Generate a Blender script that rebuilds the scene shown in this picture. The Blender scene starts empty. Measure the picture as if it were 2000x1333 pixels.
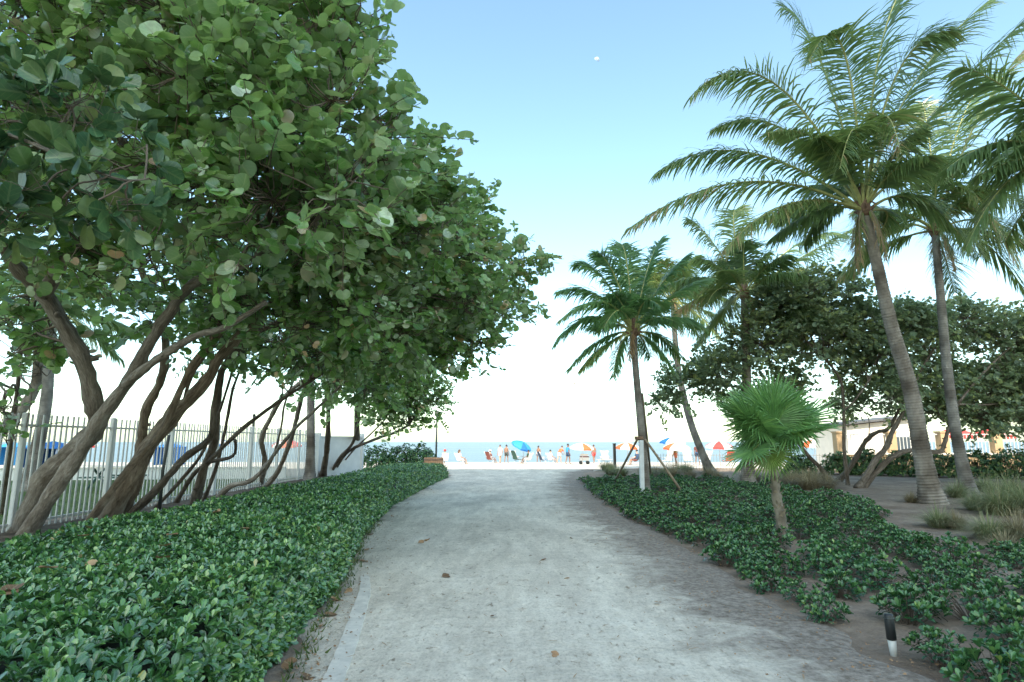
import bpy, math, random
import numpy as np
from mathutils import Vector, Matrix
R = math.radians
random.seed(7)
rng = np.random.default_rng(11)
scene = bpy.context.scene
col = scene.collection

# ------------------------------------------------------------------ camera, sky, sun, exposure
CAM = Vector((0, 0, 1.6)); FPX = 1150.0; PITCH = math.atan(197 / FPX)
cam = bpy.data.cameras.new('camera'); cam_o = bpy.data.objects.new('camera', cam); col.objects.link(cam_o)
cam.sensor_width = 36; cam.lens = FPX / 2000 * 36; cam.clip_start = 0.05; cam.clip_end = 30000
cam_o.location = CAM; cam_o.rotation_euler = (math.pi / 2 + PITCH, 0, 0)
scene.camera = cam_o

SUN_EL, SUN_AZ = R(42), R(184)          # azimuth measured from +Y towards +X: the sun stands behind the camera
world = bpy.data.worlds.new('World'); scene.world = world; world.use_nodes = True
nt = world.node_tree; bg = nt.nodes['Background']
sky = nt.nodes.new('ShaderNodeTexSky'); sky.sky_type = 'NISHITA'; sky.sun_disc = False
sky.sun_elevation = SUN_EL; sky.sun_rotation = SUN_AZ
sky.air_density = 1.0; sky.dust_density = 1.15; sky.ozone_density = 1.0; sky.altitude = 0
wb = nt.nodes.new('ShaderNodeMix'); wb.data_type = 'RGBA'; wb.blend_type = 'MULTIPLY'; wb.inputs[0].default_value = 1.0
wb.inputs[7].default_value = (0.91, 1.0, 0.87, 1)          # overall white balance of the daylight
nt.links.new(sky.outputs[0], wb.inputs[6]); nt.links.new(wb.outputs[2], bg.inputs[0]); bg.inputs[1].default_value = 0.15
sun = bpy.data.lights.new('sun', 'SUN'); sun_o = bpy.data.objects.new('sun', sun); col.objects.link(sun_o)
sun.energy = 2.7; sun.angle = R(0.5); sun.color = (1.0, 0.90, 0.76)
sd = Vector((math.sin(SUN_AZ) * math.cos(SUN_EL), math.cos(SUN_AZ) * math.cos(SUN_EL), math.sin(SUN_EL)))
sun_o.rotation_euler = sd.to_track_quat('Z', 'Y').to_euler()
sun_o.location = (0, -20, 60)
scene.view_settings.view_transform = 'Standard'; scene.view_settings.look = 'None'
scene.view_settings.gamma = 1; scene.view_settings.use_curve_mapping = False
scene.view_settings.exposure = 1.66
scene.render.engine = 'CYCLES'
scene.cycles.max_bounces = 8; scene.cycles.transparent_max_bounces = 8

# ------------------------------------------------------------------ helpers
cp, sp = math.cos(PITCH), math.sin(PITCH)
def P(px, py, d):
    """point seen at a photo pixel, d metres ahead of the camera"""
    u, v = (px - 1000) / FPX, (666.5 - py) / FPX
    x, y, z = u, cp - v * sp, sp + v * cp
    s = d / y
    return Vector((x * s, d, CAM.z + z * s))
def G(px, py, z=0.0):
    """point of the level z seen at a photo pixel"""
    u, v = (px - 1000) / FPX, (666.5 - py) / FPX
    x, y, zz = u, cp - v * sp, sp + v * cp
    s = (z - CAM.z) / zz
    return Vector((x * s, y * s, z))
def proj(p):
    p = np.asarray(p, float).reshape(-1, 3) - np.array(CAM)
    f = p[:, 1] * cp + p[:, 2] * sp
    up = -p[:, 1] * sp + p[:, 2] * cp
    f = np.where(f < 0.05, 1e-6, f)
    return np.stack([1000 + FPX * p[:, 0] / f, 666.5 - FPX * up / f, f], 1)

def nth(k):
    k += 1; return '%d%s' % (k, 'th' if 10 < k % 100 < 14 else {1: 'st', 2: 'nd', 3: 'rd'}.get(k % 10, 'th'))
def tag(o, label=None, cat=None, group=None, kind=None):
    if label: o['label'] = label
    if cat: o['category'] = cat
    if group: o['group'] = group
    if kind: o['kind'] = kind
    return o
ORG = {}
def thing(name, loc, label, cat, group=None):
    o = bpy.data.objects.new(name, None); col.objects.link(o); o.location = loc
    o.empty_display_size = 0.2; ORG[o.name] = Vector(loc)
    return tag(o, label, cat, group)
def link(name, me, parent=None, loc=None):
    o = bpy.data.objects.new(name, me); col.objects.link(o)
    if parent is not None: o.parent = parent; ORG[o.name] = ORG[parent.name]
    if loc is not None:
        o.location = Vector(loc) - (ORG[parent.name] if parent is not None else Vector((0, 0, 0)))
        if parent is None: ORG[o.name] = Vector(loc)
    return o

class MB:
    """collects faces in world coordinates and links them as one mesh object"""
    def __init__(s): s.v = []; s.f = []; s.m = []; s.sm = []; s.a = []
    def add(s, V, F, mat=0, smooth=False, lc=None):
        o = len(s.v); V = [tuple(p) for p in V]; s.v += V
        s.f += [tuple(i + o for i in f) for f in F]; s.m += [mat] * len(F); s.sm += [smooth] * len(F)
        s.a += [tuple(q) for q in lc] if lc is not None else [(0, 0, 0)] * len(V)
    def box(s, c, size, mat=0, rot=None):
        c = Vector(c); hx, hy, hz = size[0] / 2, size[1] / 2, size[2] / 2
        V = [Vector((x, y, z)) for x in (-hx, hx) for y in (-hy, hy) for z in (-hz, hz)]
        if rot is not None: V = [rot @ p for p in V]
        s.add([p + c for p in V], [(0, 1, 3, 2), (4, 6, 7, 5), (0, 4, 5, 1), (2, 3, 7, 6), (0, 2, 6, 4), (1, 5, 7, 3)], mat)
    def bar(s, a, b, w, h=None, mat=0):
        a, b = Vector(a), Vector(b); d = b - a; h = h or w
        q = d.to_track_quat('Z', 'Y').to_matrix()
        s.box((a + b) / 2, (w, h, d.length), mat, q)
    def tube(s, pts, rad, seg=8, mat=0, cap=True, wob=0.0, flat=None):
        pts = [Vector(p) for p in pts]; n = len(pts)
        if not hasattr(rad, '__len__'): rad = [rad] * n
        V = []; F = []; LC = []; run = random.uniform(0, 9)
        t0 = (pts[1] - pts[0]).normalized()
        ref = Vector((1, 0, 0)) if abs(t0.x) < 0.9 else Vector((0, 1, 0))
        for i, p in enumerate(pts):
            t = (pts[min(i + 1, n - 1)] - pts[max(i - 1, 0)])
            t = t.normalized() if t.length > 1e-9 else t0
            ref = (ref - t * ref.dot(t))
            ref = ref.normalized() if ref.length > 1e-6 else t.orthogonal().normalized()
            b = t.cross(ref); run += (p - pts[i - 1]).length if i else 0
            for k in range(seg):
                a = 2 * math.pi * k / seg
                r = rad[i] * (1 + (wob * (math.sin(3 * a + i * 0.35) * 0.6 + random.uniform(-1, 1) * 0.5) if wob else 0))
                V.append(p + ref * (math.cos(a) * r) + b * (math.sin(a) * r)); LC.append((math.cos(a) * max(rad[0], 0.03), math.sin(a) * max(rad[0], 0.03), run))
        for i in range(n - 1):
            for k in range(seg):
                F.append((i * seg + k, i * seg + (k + 1) % seg, (i + 1) * seg + (k + 1) % seg, (i + 1) * seg + k))
        if cap:
            F.append(tuple(range(seg))[::-1]); F.append(tuple((n - 1) * seg + k for k in range(seg)))
        s.add(V, F, mat, True, LC)
    def lathe(s, c, prof, seg=16, mat=0, smooth=True):
        c = Vector(c); V = []; F = []; n = len(prof)
        for r, z in prof:
            for k in range(seg):
                a = 2 * math.pi * k / seg; V.append(c + Vector((r * math.cos(a), r * math.sin(a), z)))
        for i in range(n - 1):
            for k in range(seg):
                F.append((i * seg + k, i * seg + (k + 1) % seg, (i + 1) * seg + (k + 1) % seg, (i + 1) * seg + k))
        F.append(tuple(range(seg))[::-1]); F.append(tuple((n - 1) * seg + k for k in range(seg)))
        s.add(V, F, mat, smooth)
    def mesh(s, name, mats, org=(0, 0, 0)):
        me = bpy.data.meshes.new(name); org = Vector(org)
        me.from_pydata([tuple(Vector(p) - org) for p in s.v], [], s.f)
        for m in (mats if isinstance(mats, (list, tuple)) else [mats]): me.materials.append(m)
        me.polygons.foreach_set('material_index', s.m); me.polygons.foreach_set('use_smooth', s.sm)
        if any(q != (0, 0, 0) for q in s.a[:50]) or any(q[2] for q in s.a):
            at = me.attributes.new('lc', 'FLOAT_VECTOR', 'POINT'); at.data.foreach_set('vector', np.array(s.a, np.float32).ravel())
        me.update(); return me
    def build(s, name, mats, parent=None, loc=None):
        if parent is not None: return link(name, s.mesh(name, mats, ORG[parent.name]), parent)
        if loc is None:
            a = np.array(s.v); loc = ((a[:, 0].min() + a[:, 0].max()) / 2, (a[:, 1].min() + a[:, 1].max()) / 2, a[:, 2].min())
        return link(name, s.mesh(name, mats, loc), None, loc)

def np_mesh(name, V, F, mats, lc=None, smooth=False, org=(0, 0, 0)):
    """V (n,3), F (m,k) -> mesh, fast"""
    me = bpy.data.meshes.new(name); V = np.asarray(V, np.float32) - np.array(org, np.float32); F = np.asarray(F, np.int32)
    m, k = F.shape
    me.vertices.add(len(V)); me.vertices.foreach_set('co', V.ravel())
    me.loops.add(m * k); me.loops.foreach_set('vertex_index', F.ravel())
    me.polygons.add(m); me.polygons.foreach_set('loop_start', np.arange(0, m * k, k, dtype=np.int32))
    me.update(calc_edges=True)
    for mt in (mats if isinstance(mats, (list, tuple)) else [mats]): me.materials.append(mt)
    if smooth: me.polygons.foreach_set('use_smooth', np.ones(m, bool))
    if lc is not None:
        at = me.attributes.new('lc', 'FLOAT_VECTOR', 'POINT'); at.data.foreach_set('vector', np.asarray(lc, np.float32).ravel())
    me.update(); return me
def norm(a): return a / np.maximum(np.linalg.norm(a, axis=-1, keepdims=True), 1e-9)
def rnd_dirs(n):
    return norm(rng.normal(size=(n, 3)))
def leaf_arrays(T, F, pos, Y, Z, size, rnd):
    """copies of the leaf template T at pos, length axis Y, normal Z"""
    Y = norm(Y); Z = Z - Y * np.sum(Y * Z, 1, keepdims=True); Z = norm(Z); X = np.cross(Y, Z)
    T = np.asarray(T, float); n = len(pos); k = len(T)
    cu = rng.uniform(-0.4, 2.2, n)[:, None, None]; wd = rng.uniform(0.82, 1.12, n)[:, None, None]      # every leaf curls and widens a little differently
    V = pos[:, None] + size[:, None, None] * (T[None, :, 0:1] * X[:, None] * wd + T[None, :, 1:2] * Y[:, None] + T[None, :, 2:3] * Z[:, None] * cu)
    FF = (np.asarray(F)[None] + (np.arange(n) * k)[:, None, None]).reshape(-1, len(F[0]))
    lc = np.empty((n, k, 3)); lc[:, :, 0:2] = T[None, :, 0:2]; lc[:, :, 2] = rnd[:, None]
    return V.reshape(-1, 3), FF, lc.reshape(-1, 3)

def smooth_path(pts, sub=6):
    pts = [Vector(p) for p in pts]; out = []
    for i in range(len(pts) - 1):
        p0, p1, p2, p3 = pts[max(i - 1, 0)], pts[i], pts[i + 1], pts[min(i + 2, len(pts) - 1)]
        for j in range(sub):
            t = j / sub
            out.append(0.5 * ((2 * p1) + (p2 - p0) * t + (2 * p0 - 5 * p1 + 4 * p2 - p3) * t * t + (3 * p1 - p0 - 3 * p2 + p3) * t ** 3))
    out.append(pts[-1]); return out

# ------------------------------------------------------------------ materials
def newmat(name):
    m = bpy.data.materials.new(name); m.use_nodes = True
    return m, m.node_tree, m.node_tree.nodes['Principled BSDF']
def ramp(nt, stops, interp='LINEAR'):
    r = nt.nodes.new('ShaderNodeValToRGB'); cr = r.color_ramp; cr.interpolation = interp
    while len(cr.elements) > 1: cr.elements.remove(cr.elements[-1])
    cr.elements[0].position = stops[0][0]; cr.elements[0].color = (*stops[0][1], 1)
    for p, c in stops[1:]: e = cr.elements.new(p); e.color = (*c, 1)
    return r
def noise(nt, scale, detail=4, rough=0.55, vec=None, dist=0.0):
    n = nt.nodes.new('ShaderNodeTexNoise'); n.inputs['Scale'].default_value = scale
    n.inputs['Detail'].default_value = detail; n.inputs['Roughness'].default_value = rough; n.inputs['Distortion'].default_value = dist
    if vec is not None: nt.links.new(vec, n.inputs['Vector'])
    return n
def mapping(nt, src, scale=(1, 1, 1), rot=(0, 0, 0)):
    mp = nt.nodes.new('ShaderNodeMapping'); mp.inputs['Scale'].default_value = scale; mp.inputs['Rotation'].default_value = rot
    nt.links.new(src, mp.inputs['Vector']); return mp.outputs[0]
def tex(nt, which='Object'):
    return nt.nodes.new('ShaderNodeTexCoord').outputs[which]
def geo(nt): return nt.nodes.new('ShaderNodeNewGeometry').outputs['Position']
def bump(nt, bs, h, strength=0.3, dist=0.02, prev=None):
    b = nt.nodes.new('ShaderNodeBump'); b.inputs['Strength'].default_value = strength; b.inputs['Distance'].default_value = dist
    nt.links.new(h, b.inputs['Height'])
    if prev is not None: nt.links.new(prev, b.inputs['Normal'])
    nt.links.new(b.outputs[0], bs.inputs['Normal']); return b.outputs[0]
def mix(nt, a, b, fac, mode='MIX'):
    m = nt.nodes.new('ShaderNodeMix'); m.data_type = 'RGBA'; m.blend_type = mode
    for s, v in ((m.inputs[6], a), (m.inputs[7], b)):
        if isinstance(v, tuple): s.default_value = (*v, 1)
        else: nt.links.new(v, s)
    if isinstance(fac, (int, float)): m.inputs[0].default_value = fac
    else: nt.links.new(fac, m.inputs[0])
    return m.outputs[2]
def mathn(nt, op, a, b=None, clamp=False):
    m = nt.nodes.new('ShaderNodeMath'); m.operation = op; m.use_clamp = clamp
    for i, v in enumerate((a, b)):
        if v is None: continue
        if isinstance(v, (int, float)): m.inputs[i].default_value = v
        else: nt.links.new(v, m.inputs[i])
    return m.outputs[0]

def simple(name, c, rough=0.6, var=0.15, scale=8, metal=0.0, bumpy=0.0):
    m, nt, bs = newmat(name)
    n = noise(nt, scale, 5, 0.6, tex(nt))
    lo = tuple(x * (1 - var) for x in c); hi = tuple(min(x * (1 + var), 1) for x in c)
    r = ramp(nt, [(0.3, lo), (0.7, hi)]); nt.links.new(n.outputs[0], r.inputs[0]); nt.links.new(r.outputs[0], bs.inputs['Base Color'])
    bs.inputs['Roughness'].default_value = rough; bs.inputs['Metallic'].default_value = metal
    if bumpy: bump(nt, bs, n.outputs[0], bumpy, 0.02)
    return m

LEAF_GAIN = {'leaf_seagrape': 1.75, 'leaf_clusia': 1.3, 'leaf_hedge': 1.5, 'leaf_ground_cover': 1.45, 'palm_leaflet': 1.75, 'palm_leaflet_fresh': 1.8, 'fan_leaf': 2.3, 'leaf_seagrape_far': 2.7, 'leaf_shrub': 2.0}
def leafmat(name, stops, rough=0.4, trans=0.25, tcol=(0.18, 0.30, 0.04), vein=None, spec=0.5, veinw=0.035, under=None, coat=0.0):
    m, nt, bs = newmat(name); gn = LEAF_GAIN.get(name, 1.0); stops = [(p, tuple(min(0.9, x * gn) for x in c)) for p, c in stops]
    at = nt.nodes.new('ShaderNodeAttribute'); at.attribute_name = 'lc'
    sx = nt.nodes.new('ShaderNodeSeparateXYZ'); nt.links.new(at.outputs['Vector'], sx.inputs[0])
    r = ramp(nt, stops); nt.links.new(sx.outputs[2], r.inputs[0]); c = r.outputs[0]
    n = noise(nt, 14, 3, 0.6, geo(nt)); rr = ramp(nt, [(0.3, (0.75, 0.75, 0.75)), (0.7, (1.15, 1.15, 1.1))]); nt.links.new(n.outputs[0], rr.inputs[0])
    c = mix(nt, c, rr.outputs[0], 1.0, 'MULTIPLY')
    if under:
        gb = nt.nodes.new('ShaderNodeNewGeometry').outputs['Backfacing']
        c = mix(nt, c, under, mathn(nt, 'MULTIPLY', gb, 0.6))
    if vein:
        ax = mathn(nt, 'ABSOLUTE', sx.outputs[0]); mk = mathn(nt, 'LESS_THAN', ax, veinw)
        d = mathn(nt, 'SUBTRACT', sx.outputs[1], mathn(nt, 'MULTIPLY', ax, 0.8)); w = mathn(nt, 'PINGPONG', d, 0.11)
        sv = mathn(nt, 'MULTIPLY', mathn(nt, 'LESS_THAN', w, 0.014), 0.6)
        c = mix(nt, c, vein, mathn(nt, 'MULTIPLY', mathn(nt, 'MAXIMUM', mk, sv), 0.55))
    nt.links.new(c, bs.inputs['Base Color']); bs.inputs['Roughness'].default_value = rough
    bs.inputs['Specular IOR Level'].default_value = spec
    bs.inputs['Coat Weight'].default_value = coat; bs.inputs['Coat Roughness'].default_value = 0.28
    tr = nt.nodes.new('ShaderNodeBsdfTranslucent')
    nt.links.new(mix(nt, c, tcol, 0.5), tr.inputs[0])
    ms = nt.nodes.new('ShaderNodeMixShader'); ms.inputs[0].default_value = trans
    nt.links.new(bs.outputs[0], ms.inputs[1]); nt.links.new(tr.outputs[0], ms.inputs[2])
    nt.links.new(ms.outputs[0], nt.nodes['Material Output'].inputs[0])
    return m

def barkmat(name, c1, c2, c3, scale=6, stretch=0.25):
    m, nt, bs = newmat(name); at = nt.nodes.new('ShaderNodeAttribute'); at.attribute_name = 'lc'; co = at.outputs['Vector']
    n1 = noise(nt, scale * 3.2, 9, 0.68, mapping(nt, co, (1, 1, stretch * 1.2)), 0.5); n2 = noise(nt, 3.0, 5, 0.65, mapping(nt, co, (2, 2, 0.7)))
    r = ramp(nt, [(0.25, c1), (0.5, c2), (0.75, c3)]); nt.links.new(n1.outputs[0], r.inputs[0])
    r2 = ramp(nt, [(0.35, (0.55, 0.50, 0.45)), (0.62, (1.15, 1.13, 1.1))]); nt.links.new(n2.outputs[0], r2.inputs[0])
    nt.links.new(mix(nt, r.outputs[0], r2.outputs[0], 1.0, 'MULTIPLY'), bs.inputs['Base Color'])
    bs.inputs['Roughness'].default_value = 0.85; bs.inputs['Specular IOR Level'].default_value = 0.2
    bump(nt, bs, n1.outputs[0], 1.0, 0.05); return m

M = {}
M['bark'] = barkmat('bark_seagrape', (0.15, 0.12, 0.095), (0.34, 0.295, 0.25), (0.52, 0.475, 0.42), 9, 0.3)
M['bark_brown'] = barkmat('bark_brown', (0.13, 0.09, 0.06), (0.34, 0.265, 0.20), (0.52, 0.43, 0.335), 7, 0.22)
M['twig'] = simple('twig', (0.16, 0.12, 0.09), 0.8, 0.3)
M['bark_dark'] = barkmat('bark_dark', (0.08, 0.06, 0.048), (0.19, 0.155, 0.125), (0.31, 0.265, 0.22), 8, 0.2)
GREENS = [(0.0, (0.022, 0.075, 0.016)), (0.25, (0.045, 0.125, 0.028)), (0.5, (0.085, 0.190, 0.048)), (0.70, (0.150, 0.270, 0.078)), (0.80, (0.24, 0.35, 0.15)), (0.90, (0.36, 0.43, 0.28)), (0.945, (0.44, 0.50, 0.38)), (0.96, (0.42, 0.29, 0.19)), (1.0, (0.46, 0.24, 0.17))]  # silvery upper stops paint sky sheen into the leaf colour, last ones dead leaves
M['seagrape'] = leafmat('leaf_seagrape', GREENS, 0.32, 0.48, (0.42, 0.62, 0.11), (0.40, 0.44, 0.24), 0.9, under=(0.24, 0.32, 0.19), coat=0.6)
M['clusia'] = leafmat('leaf_clusia', [(0, (0.030, 0.085, 0.042)), (0.6, (0.055, 0.125, 0.055)), (0.9, (0.11, 0.18, 0.06)), (1, (0.20, 0.24, 0.08))], 0.3, 0.16, (0.2, 0.3, 0.05), (0.2, 0.28, 0.12), 0.6)
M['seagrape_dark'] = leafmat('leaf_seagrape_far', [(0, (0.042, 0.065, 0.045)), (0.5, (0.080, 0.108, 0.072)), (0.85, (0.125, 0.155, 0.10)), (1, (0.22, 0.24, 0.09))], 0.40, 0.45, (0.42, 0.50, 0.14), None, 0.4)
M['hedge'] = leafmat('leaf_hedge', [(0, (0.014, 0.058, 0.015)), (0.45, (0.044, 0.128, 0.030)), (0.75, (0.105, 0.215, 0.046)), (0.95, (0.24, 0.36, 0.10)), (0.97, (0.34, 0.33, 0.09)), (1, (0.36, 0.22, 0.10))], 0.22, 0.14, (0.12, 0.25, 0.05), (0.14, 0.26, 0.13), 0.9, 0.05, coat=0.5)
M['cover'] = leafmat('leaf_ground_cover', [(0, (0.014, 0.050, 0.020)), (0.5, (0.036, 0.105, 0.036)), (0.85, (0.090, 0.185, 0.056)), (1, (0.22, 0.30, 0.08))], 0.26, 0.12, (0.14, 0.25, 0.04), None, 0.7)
M['shrub'] = leafmat('leaf_shrub', [(0, (0.02, 0.05, 0.025)), (0.5, (0.045, 0.09, 0.035)), (1, (0.12, 0.16, 0.05))], 0.4, 0.2, (0.2, 0.26, 0.04), None, 0.5)
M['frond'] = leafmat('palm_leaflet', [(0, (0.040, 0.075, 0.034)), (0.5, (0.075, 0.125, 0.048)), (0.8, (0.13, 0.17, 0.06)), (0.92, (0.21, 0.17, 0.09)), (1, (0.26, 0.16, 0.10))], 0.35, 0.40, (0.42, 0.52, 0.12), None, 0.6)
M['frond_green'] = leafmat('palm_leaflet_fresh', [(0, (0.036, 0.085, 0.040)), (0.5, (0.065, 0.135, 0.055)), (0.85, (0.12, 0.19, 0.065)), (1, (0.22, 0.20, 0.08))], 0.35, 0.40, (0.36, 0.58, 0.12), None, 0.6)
M['rachis'] = simple('palm_rachis', (0.36, 0.36, 0.13), 0.5, 0.25)
M['rachis_old'] = simple('palm_rachis_old', (0.24, 0.19, 0.12), 0.6, 0.25)
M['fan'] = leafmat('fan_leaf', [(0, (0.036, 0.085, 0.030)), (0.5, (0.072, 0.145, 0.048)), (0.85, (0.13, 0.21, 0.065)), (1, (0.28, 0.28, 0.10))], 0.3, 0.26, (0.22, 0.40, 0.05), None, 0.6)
M['fan_pale'] = leafmat('fan_leaf_yellowing', [(0, (0.12, 0.22, 0.05)), (0.6, (0.19, 0.28, 0.07)), (1, (0.30, 0.32, 0.12))], 0.35, 0.35, (0.35, 0.46, 0.08), None, 0.5)
M['boot'] = simple('palm_boot', (0.20, 0.12, 0.075), 0.85, 0.4, 14, 0, 0.5)
M['fibre'] = simple('palm_fibre', (0.30, 0.24, 0.17), 0.9, 0.35, 20, 0, 0.6)
M['nut'] = simple('coconut_stalk', (0.33, 0.19, 0.06), 0.6, 0.3)
M['grass'] = leafmat('grass_blade', [(0, (0.15, 0.20, 0.09)), (0.5, (0.27, 0.31, 0.16)), (1, (0.46, 0.41, 0.25))], 0.6, 0.25, (0.3, 0.32, 0.12), None, 0.3)
M['grass_dry'] = leafmat('grass_blade_dry', [(0, (0.20, 0.17, 0.10)), (0.5, (0.33, 0.27, 0.17)), (1, (0.45, 0.36, 0.23))], 0.7, 0.2, (0.4, 0.32, 0.16), None, 0.3)
M['lawn_blade'] = leafmat('lawn_blade', [(0, (0.06, 0.11, 0.035)), (1, (0.15, 0.20, 0.06))], 0.6, 0.25, (0.2, 0.3, 0.06), None, 0.3)
M['litter'] = leafmat('dry_leaf', [(0, (0.20, 0.12, 0.07)), (0.5, (0.38, 0.21, 0.11)), (1, (0.52, 0.33, 0.19))], 0.7, 0.15, (0.5, 0.25, 0.1), (0.5, 0.36, 0.22), 0.3)
# palm trunk: ringed, with darker weathered patches
def palmtrunk(name, c1, c2):
    m, nt, bs = newmat(name); co = tex(nt)
    n = noise(nt, 5, 7, 0.65, mapping(nt, co, (1, 1, 0.6))); nb = noise(nt, 0.9, 3, 0.5, co); fine = noise(nt, 30, 4, 0.6, mapping(nt, co, (2.5, 2.5, 0.5)))
    r = ramp(nt, [(0.28, c1), (0.68, c2)]); nt.links.new(n.outputs[0], r.inputs[0])
    rb = ramp(nt, [(0.40, (0.45, 0.42, 0.40)), (0.55, (1, 1, 1))]); nt.links.new(nb.outputs[0], rb.inputs[0])
    nt.links.new(mix(nt, r.outputs[0], rb.outputs[0], 1.0, 'MULTIPLY'), bs.inputs['Base Color'])
    bs.inputs['Roughness'].default_value = 0.9; bs.inputs['Specular IOR Level'].default_value = 0.2
    bump(nt, bs, fine.outputs[0], 0.5, 0.02); return m
M['ptrunk'] = palmtrunk('palm_trunk', (0.17, 0.14, 0.115), (0.36, 0.315, 0.265))
M['ptrunk_grey'] = palmtrunk('palm_trunk_grey', (0.15, 0.135, 0.12), (0.33, 0.30, 0.265))
M['tthatch'] = palmtrunk('thatch_trunk', (0.15, 0.125, 0.095), (0.46, 0.40, 0.32))
M['white'] = simple('white_paint', (0.62, 0.61, 0.58), 0.45, 0.07, 3)
M['white_wall'] = simple('white_wall_paint', (0.70, 0.70, 0.68), 0.7, 0.08, 2)
M['black'] = simple('black_metal', (0.018, 0.019, 0.02), 0.4, 0.2)
M['dark_metal'] = simple('dark_metal', (0.05, 0.055, 0.05), 0.5, 0.2)
M['wood'] = simple('stake_wood', (0.26, 0.20, 0.14), 0.8, 0.35, 12, 0, 0.3)
M['post_white'] = simple('grey_white_post', (0.58, 0.60, 0.62), 0.6, 0.14, 5)
M['terracotta'] = simple('planter_wood', (0.52, 0.28, 0.16), 0.7, 0.2, 9)
M['tan_wall'] = simple('tan_stucco', (0.50, 0.34, 0.19), 0.85, 0.1, 3, 0, 0.2)
M['cream'] = simple('cream_stucco', (0.78, 0.70, 0.60), 0.85, 0.06, 2, 0, 0.1)
M['roof'] = simple('dark_roof_edge', (0.10, 0.10, 0.10), 0.7, 0.2)
M['concrete'] = simple('pale_concrete', (0.66, 0.605, 0.53), 0.85, 0.18, 9, 0, 0.2)
M['glass'] = simple('window_glass', (0.05, 0.07, 0.09), 0.08, 0.1)
M['blue'] = simple('blue_canvas', (0.015, 0.13, 0.40), 0.7, 0.12)
M['sky_blue'] = simple('light_blue_canvas', (0.03, 0.24, 0.52), 0.7, 0.12)
M['orange'] = simple('orange_canvas', (0.62, 0.13, 0.04), 0.7, 0.1)
M['red'] = simple('red_canvas', (0.55, 0.06, 0.05), 0.7, 0.1)
M['canvas'] = simple('white_canvas', (0.75, 0.74, 0.71), 0.7, 0.06)
M['navy'] = simple('navy_canvas', (0.03, 0.06, 0.12), 0.7, 0.15)
M['green_c'] = simple('dark_green_canvas', (0.03, 0.08, 0.06), 0.7, 0.15)
M['maroon'] = simple('maroon_canvas', (0.18, 0.05, 0.04), 0.7, 0.15)
M['skin'] = simple('skin', (0.48, 0.28, 0.19), 0.5, 0.08)
M['skin_dark'] = simple('skin_tanned', (0.25, 0.13, 0.08), 0.5, 0.08)
M['hair'] = simple('hair_brown', (0.09, 0.045, 0.025), 0.5, 0.3)
M['hair_black'] = simple('hair_black', (0.015, 0.013, 0.012), 0.45, 0.3)
M['alu'] = simple('aluminium', (0.6, 0.6, 0.62), 0.35, 0.1, 5, 0.8)
M['soil'] = simple('soil', (0.16, 0.13, 0.11), 0.95, 0.3, 10, 0, 0.5)
M['pebble'] = simple('shell_grit', (0.40, 0.37, 0.33), 0.8, 0.4, 30)

# ground: grey-brown sandy soil, world-space noise
def groundmat(name, stops, s1=0.6, fine=45, mark=None, rough=0.95, fb=0.35, cb=0.6, streak=False):
    m, nt, bs = newmat(name); g = geo(nt)
    a = noise(nt, s1, 8, 0.62, g, 0.1); b = noise(nt, fine, 6, 0.7, g); c = noise(nt, 7, 6, 0.65, g)
    f = mathn(nt, 'ADD', mathn(nt, 'MULTIPLY', a.outputs[0], 0.5), mathn(nt, 'ADD', mathn(nt, 'MULTIPLY', b.outputs[0], 0.22), mathn(nt, 'MULTIPLY', c.outputs[0], 0.28)))
    r = ramp(nt, stops); nt.links.new(f, r.inputs[0]); col_ = r.outputs[0]
    if streak:   # wheel-worn bands and dark specks running along the path
        w = noise(nt, 1.3, 8, 0.68, mapping(nt, g, (1.0, 0.35, 1)), 0.2)
        rs = ramp(nt, [(0.40, (0, 0, 0)), (0.62, (1, 1, 1))]); nt.links.new(w.outputs[0], rs.inputs[0])
        col_ = mix(nt, mix(nt, col_, (0.80, 0.79, 0.79), 1.0, 'MULTIPLY'), col_, rs.outputs[0])
        tw = noise(nt, 5.5, 6, 0.7, mapping(nt, g, (1, 0.16, 1)), 0.6); rt = ramp(nt, [(0.35, (0.90, 0.895, 0.89)), (0.6, (1.06, 1.06, 1.06))]); nt.links.new(tw.outputs[0], rt.inputs[0]); col_ = mix(nt, col_, rt.outputs[0], 1.0, 'MULTIPLY')
        gr = noise(nt, 38, 5, 0.75, mapping(nt, g, (1, 0.7, 1))); rg = ramp(nt, [(0.33, (0.74, 0.72, 0.69)), (0.50, (1, 1, 1)), (0.72, (1.10, 1.10, 1.10))]); nt.links.new(gr.outputs[0], rg.inputs[0]); col_ = mix(nt, col_, rg.outputs[0], 1.0, 'MULTIPLY')
        sp_ = noise(nt, 16, 4, 0.6, mapping(nt, g, (1, 0.45, 1))); r3 = ramp(nt, [(0.28, (0.48, 0.44, 0.40)), (0.40, (1, 1, 1))]); nt.links.new(sp_.outputs[0], r3.inputs[0])
        col_ = mix(nt, col_, r3.outputs[0], 1.0, 'MULTIPLY')
    nt.links.new(col_, bs.inputs['Base Color']); bs.inputs['Roughness'].default_value = rough; bs.inputs['Specular IOR Level'].default_value = 0.15
    pv = bump(nt, bs, c.outputs[0], cb, 0.06); bump(nt, bs, b.outputs[0], fb, 0.012, pv); return m
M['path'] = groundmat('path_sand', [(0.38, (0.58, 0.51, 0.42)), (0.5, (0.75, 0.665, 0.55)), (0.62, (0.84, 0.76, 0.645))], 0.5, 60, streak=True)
M['bed'] = groundmat('bed_soil', [(0.36, (0.14, 0.10, 0.072)), (0.5, (0.25, 0.19, 0.145)), (0.64, (0.37, 0.295, 0.23))], 0.8, 50, cb=0.9)
M['sand'] = groundmat('beach_sand', [(0.36, (0.50, 0.45, 0.38)), (0.64, (0.64, 0.58, 0.49))], 0.4, 20)
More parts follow.
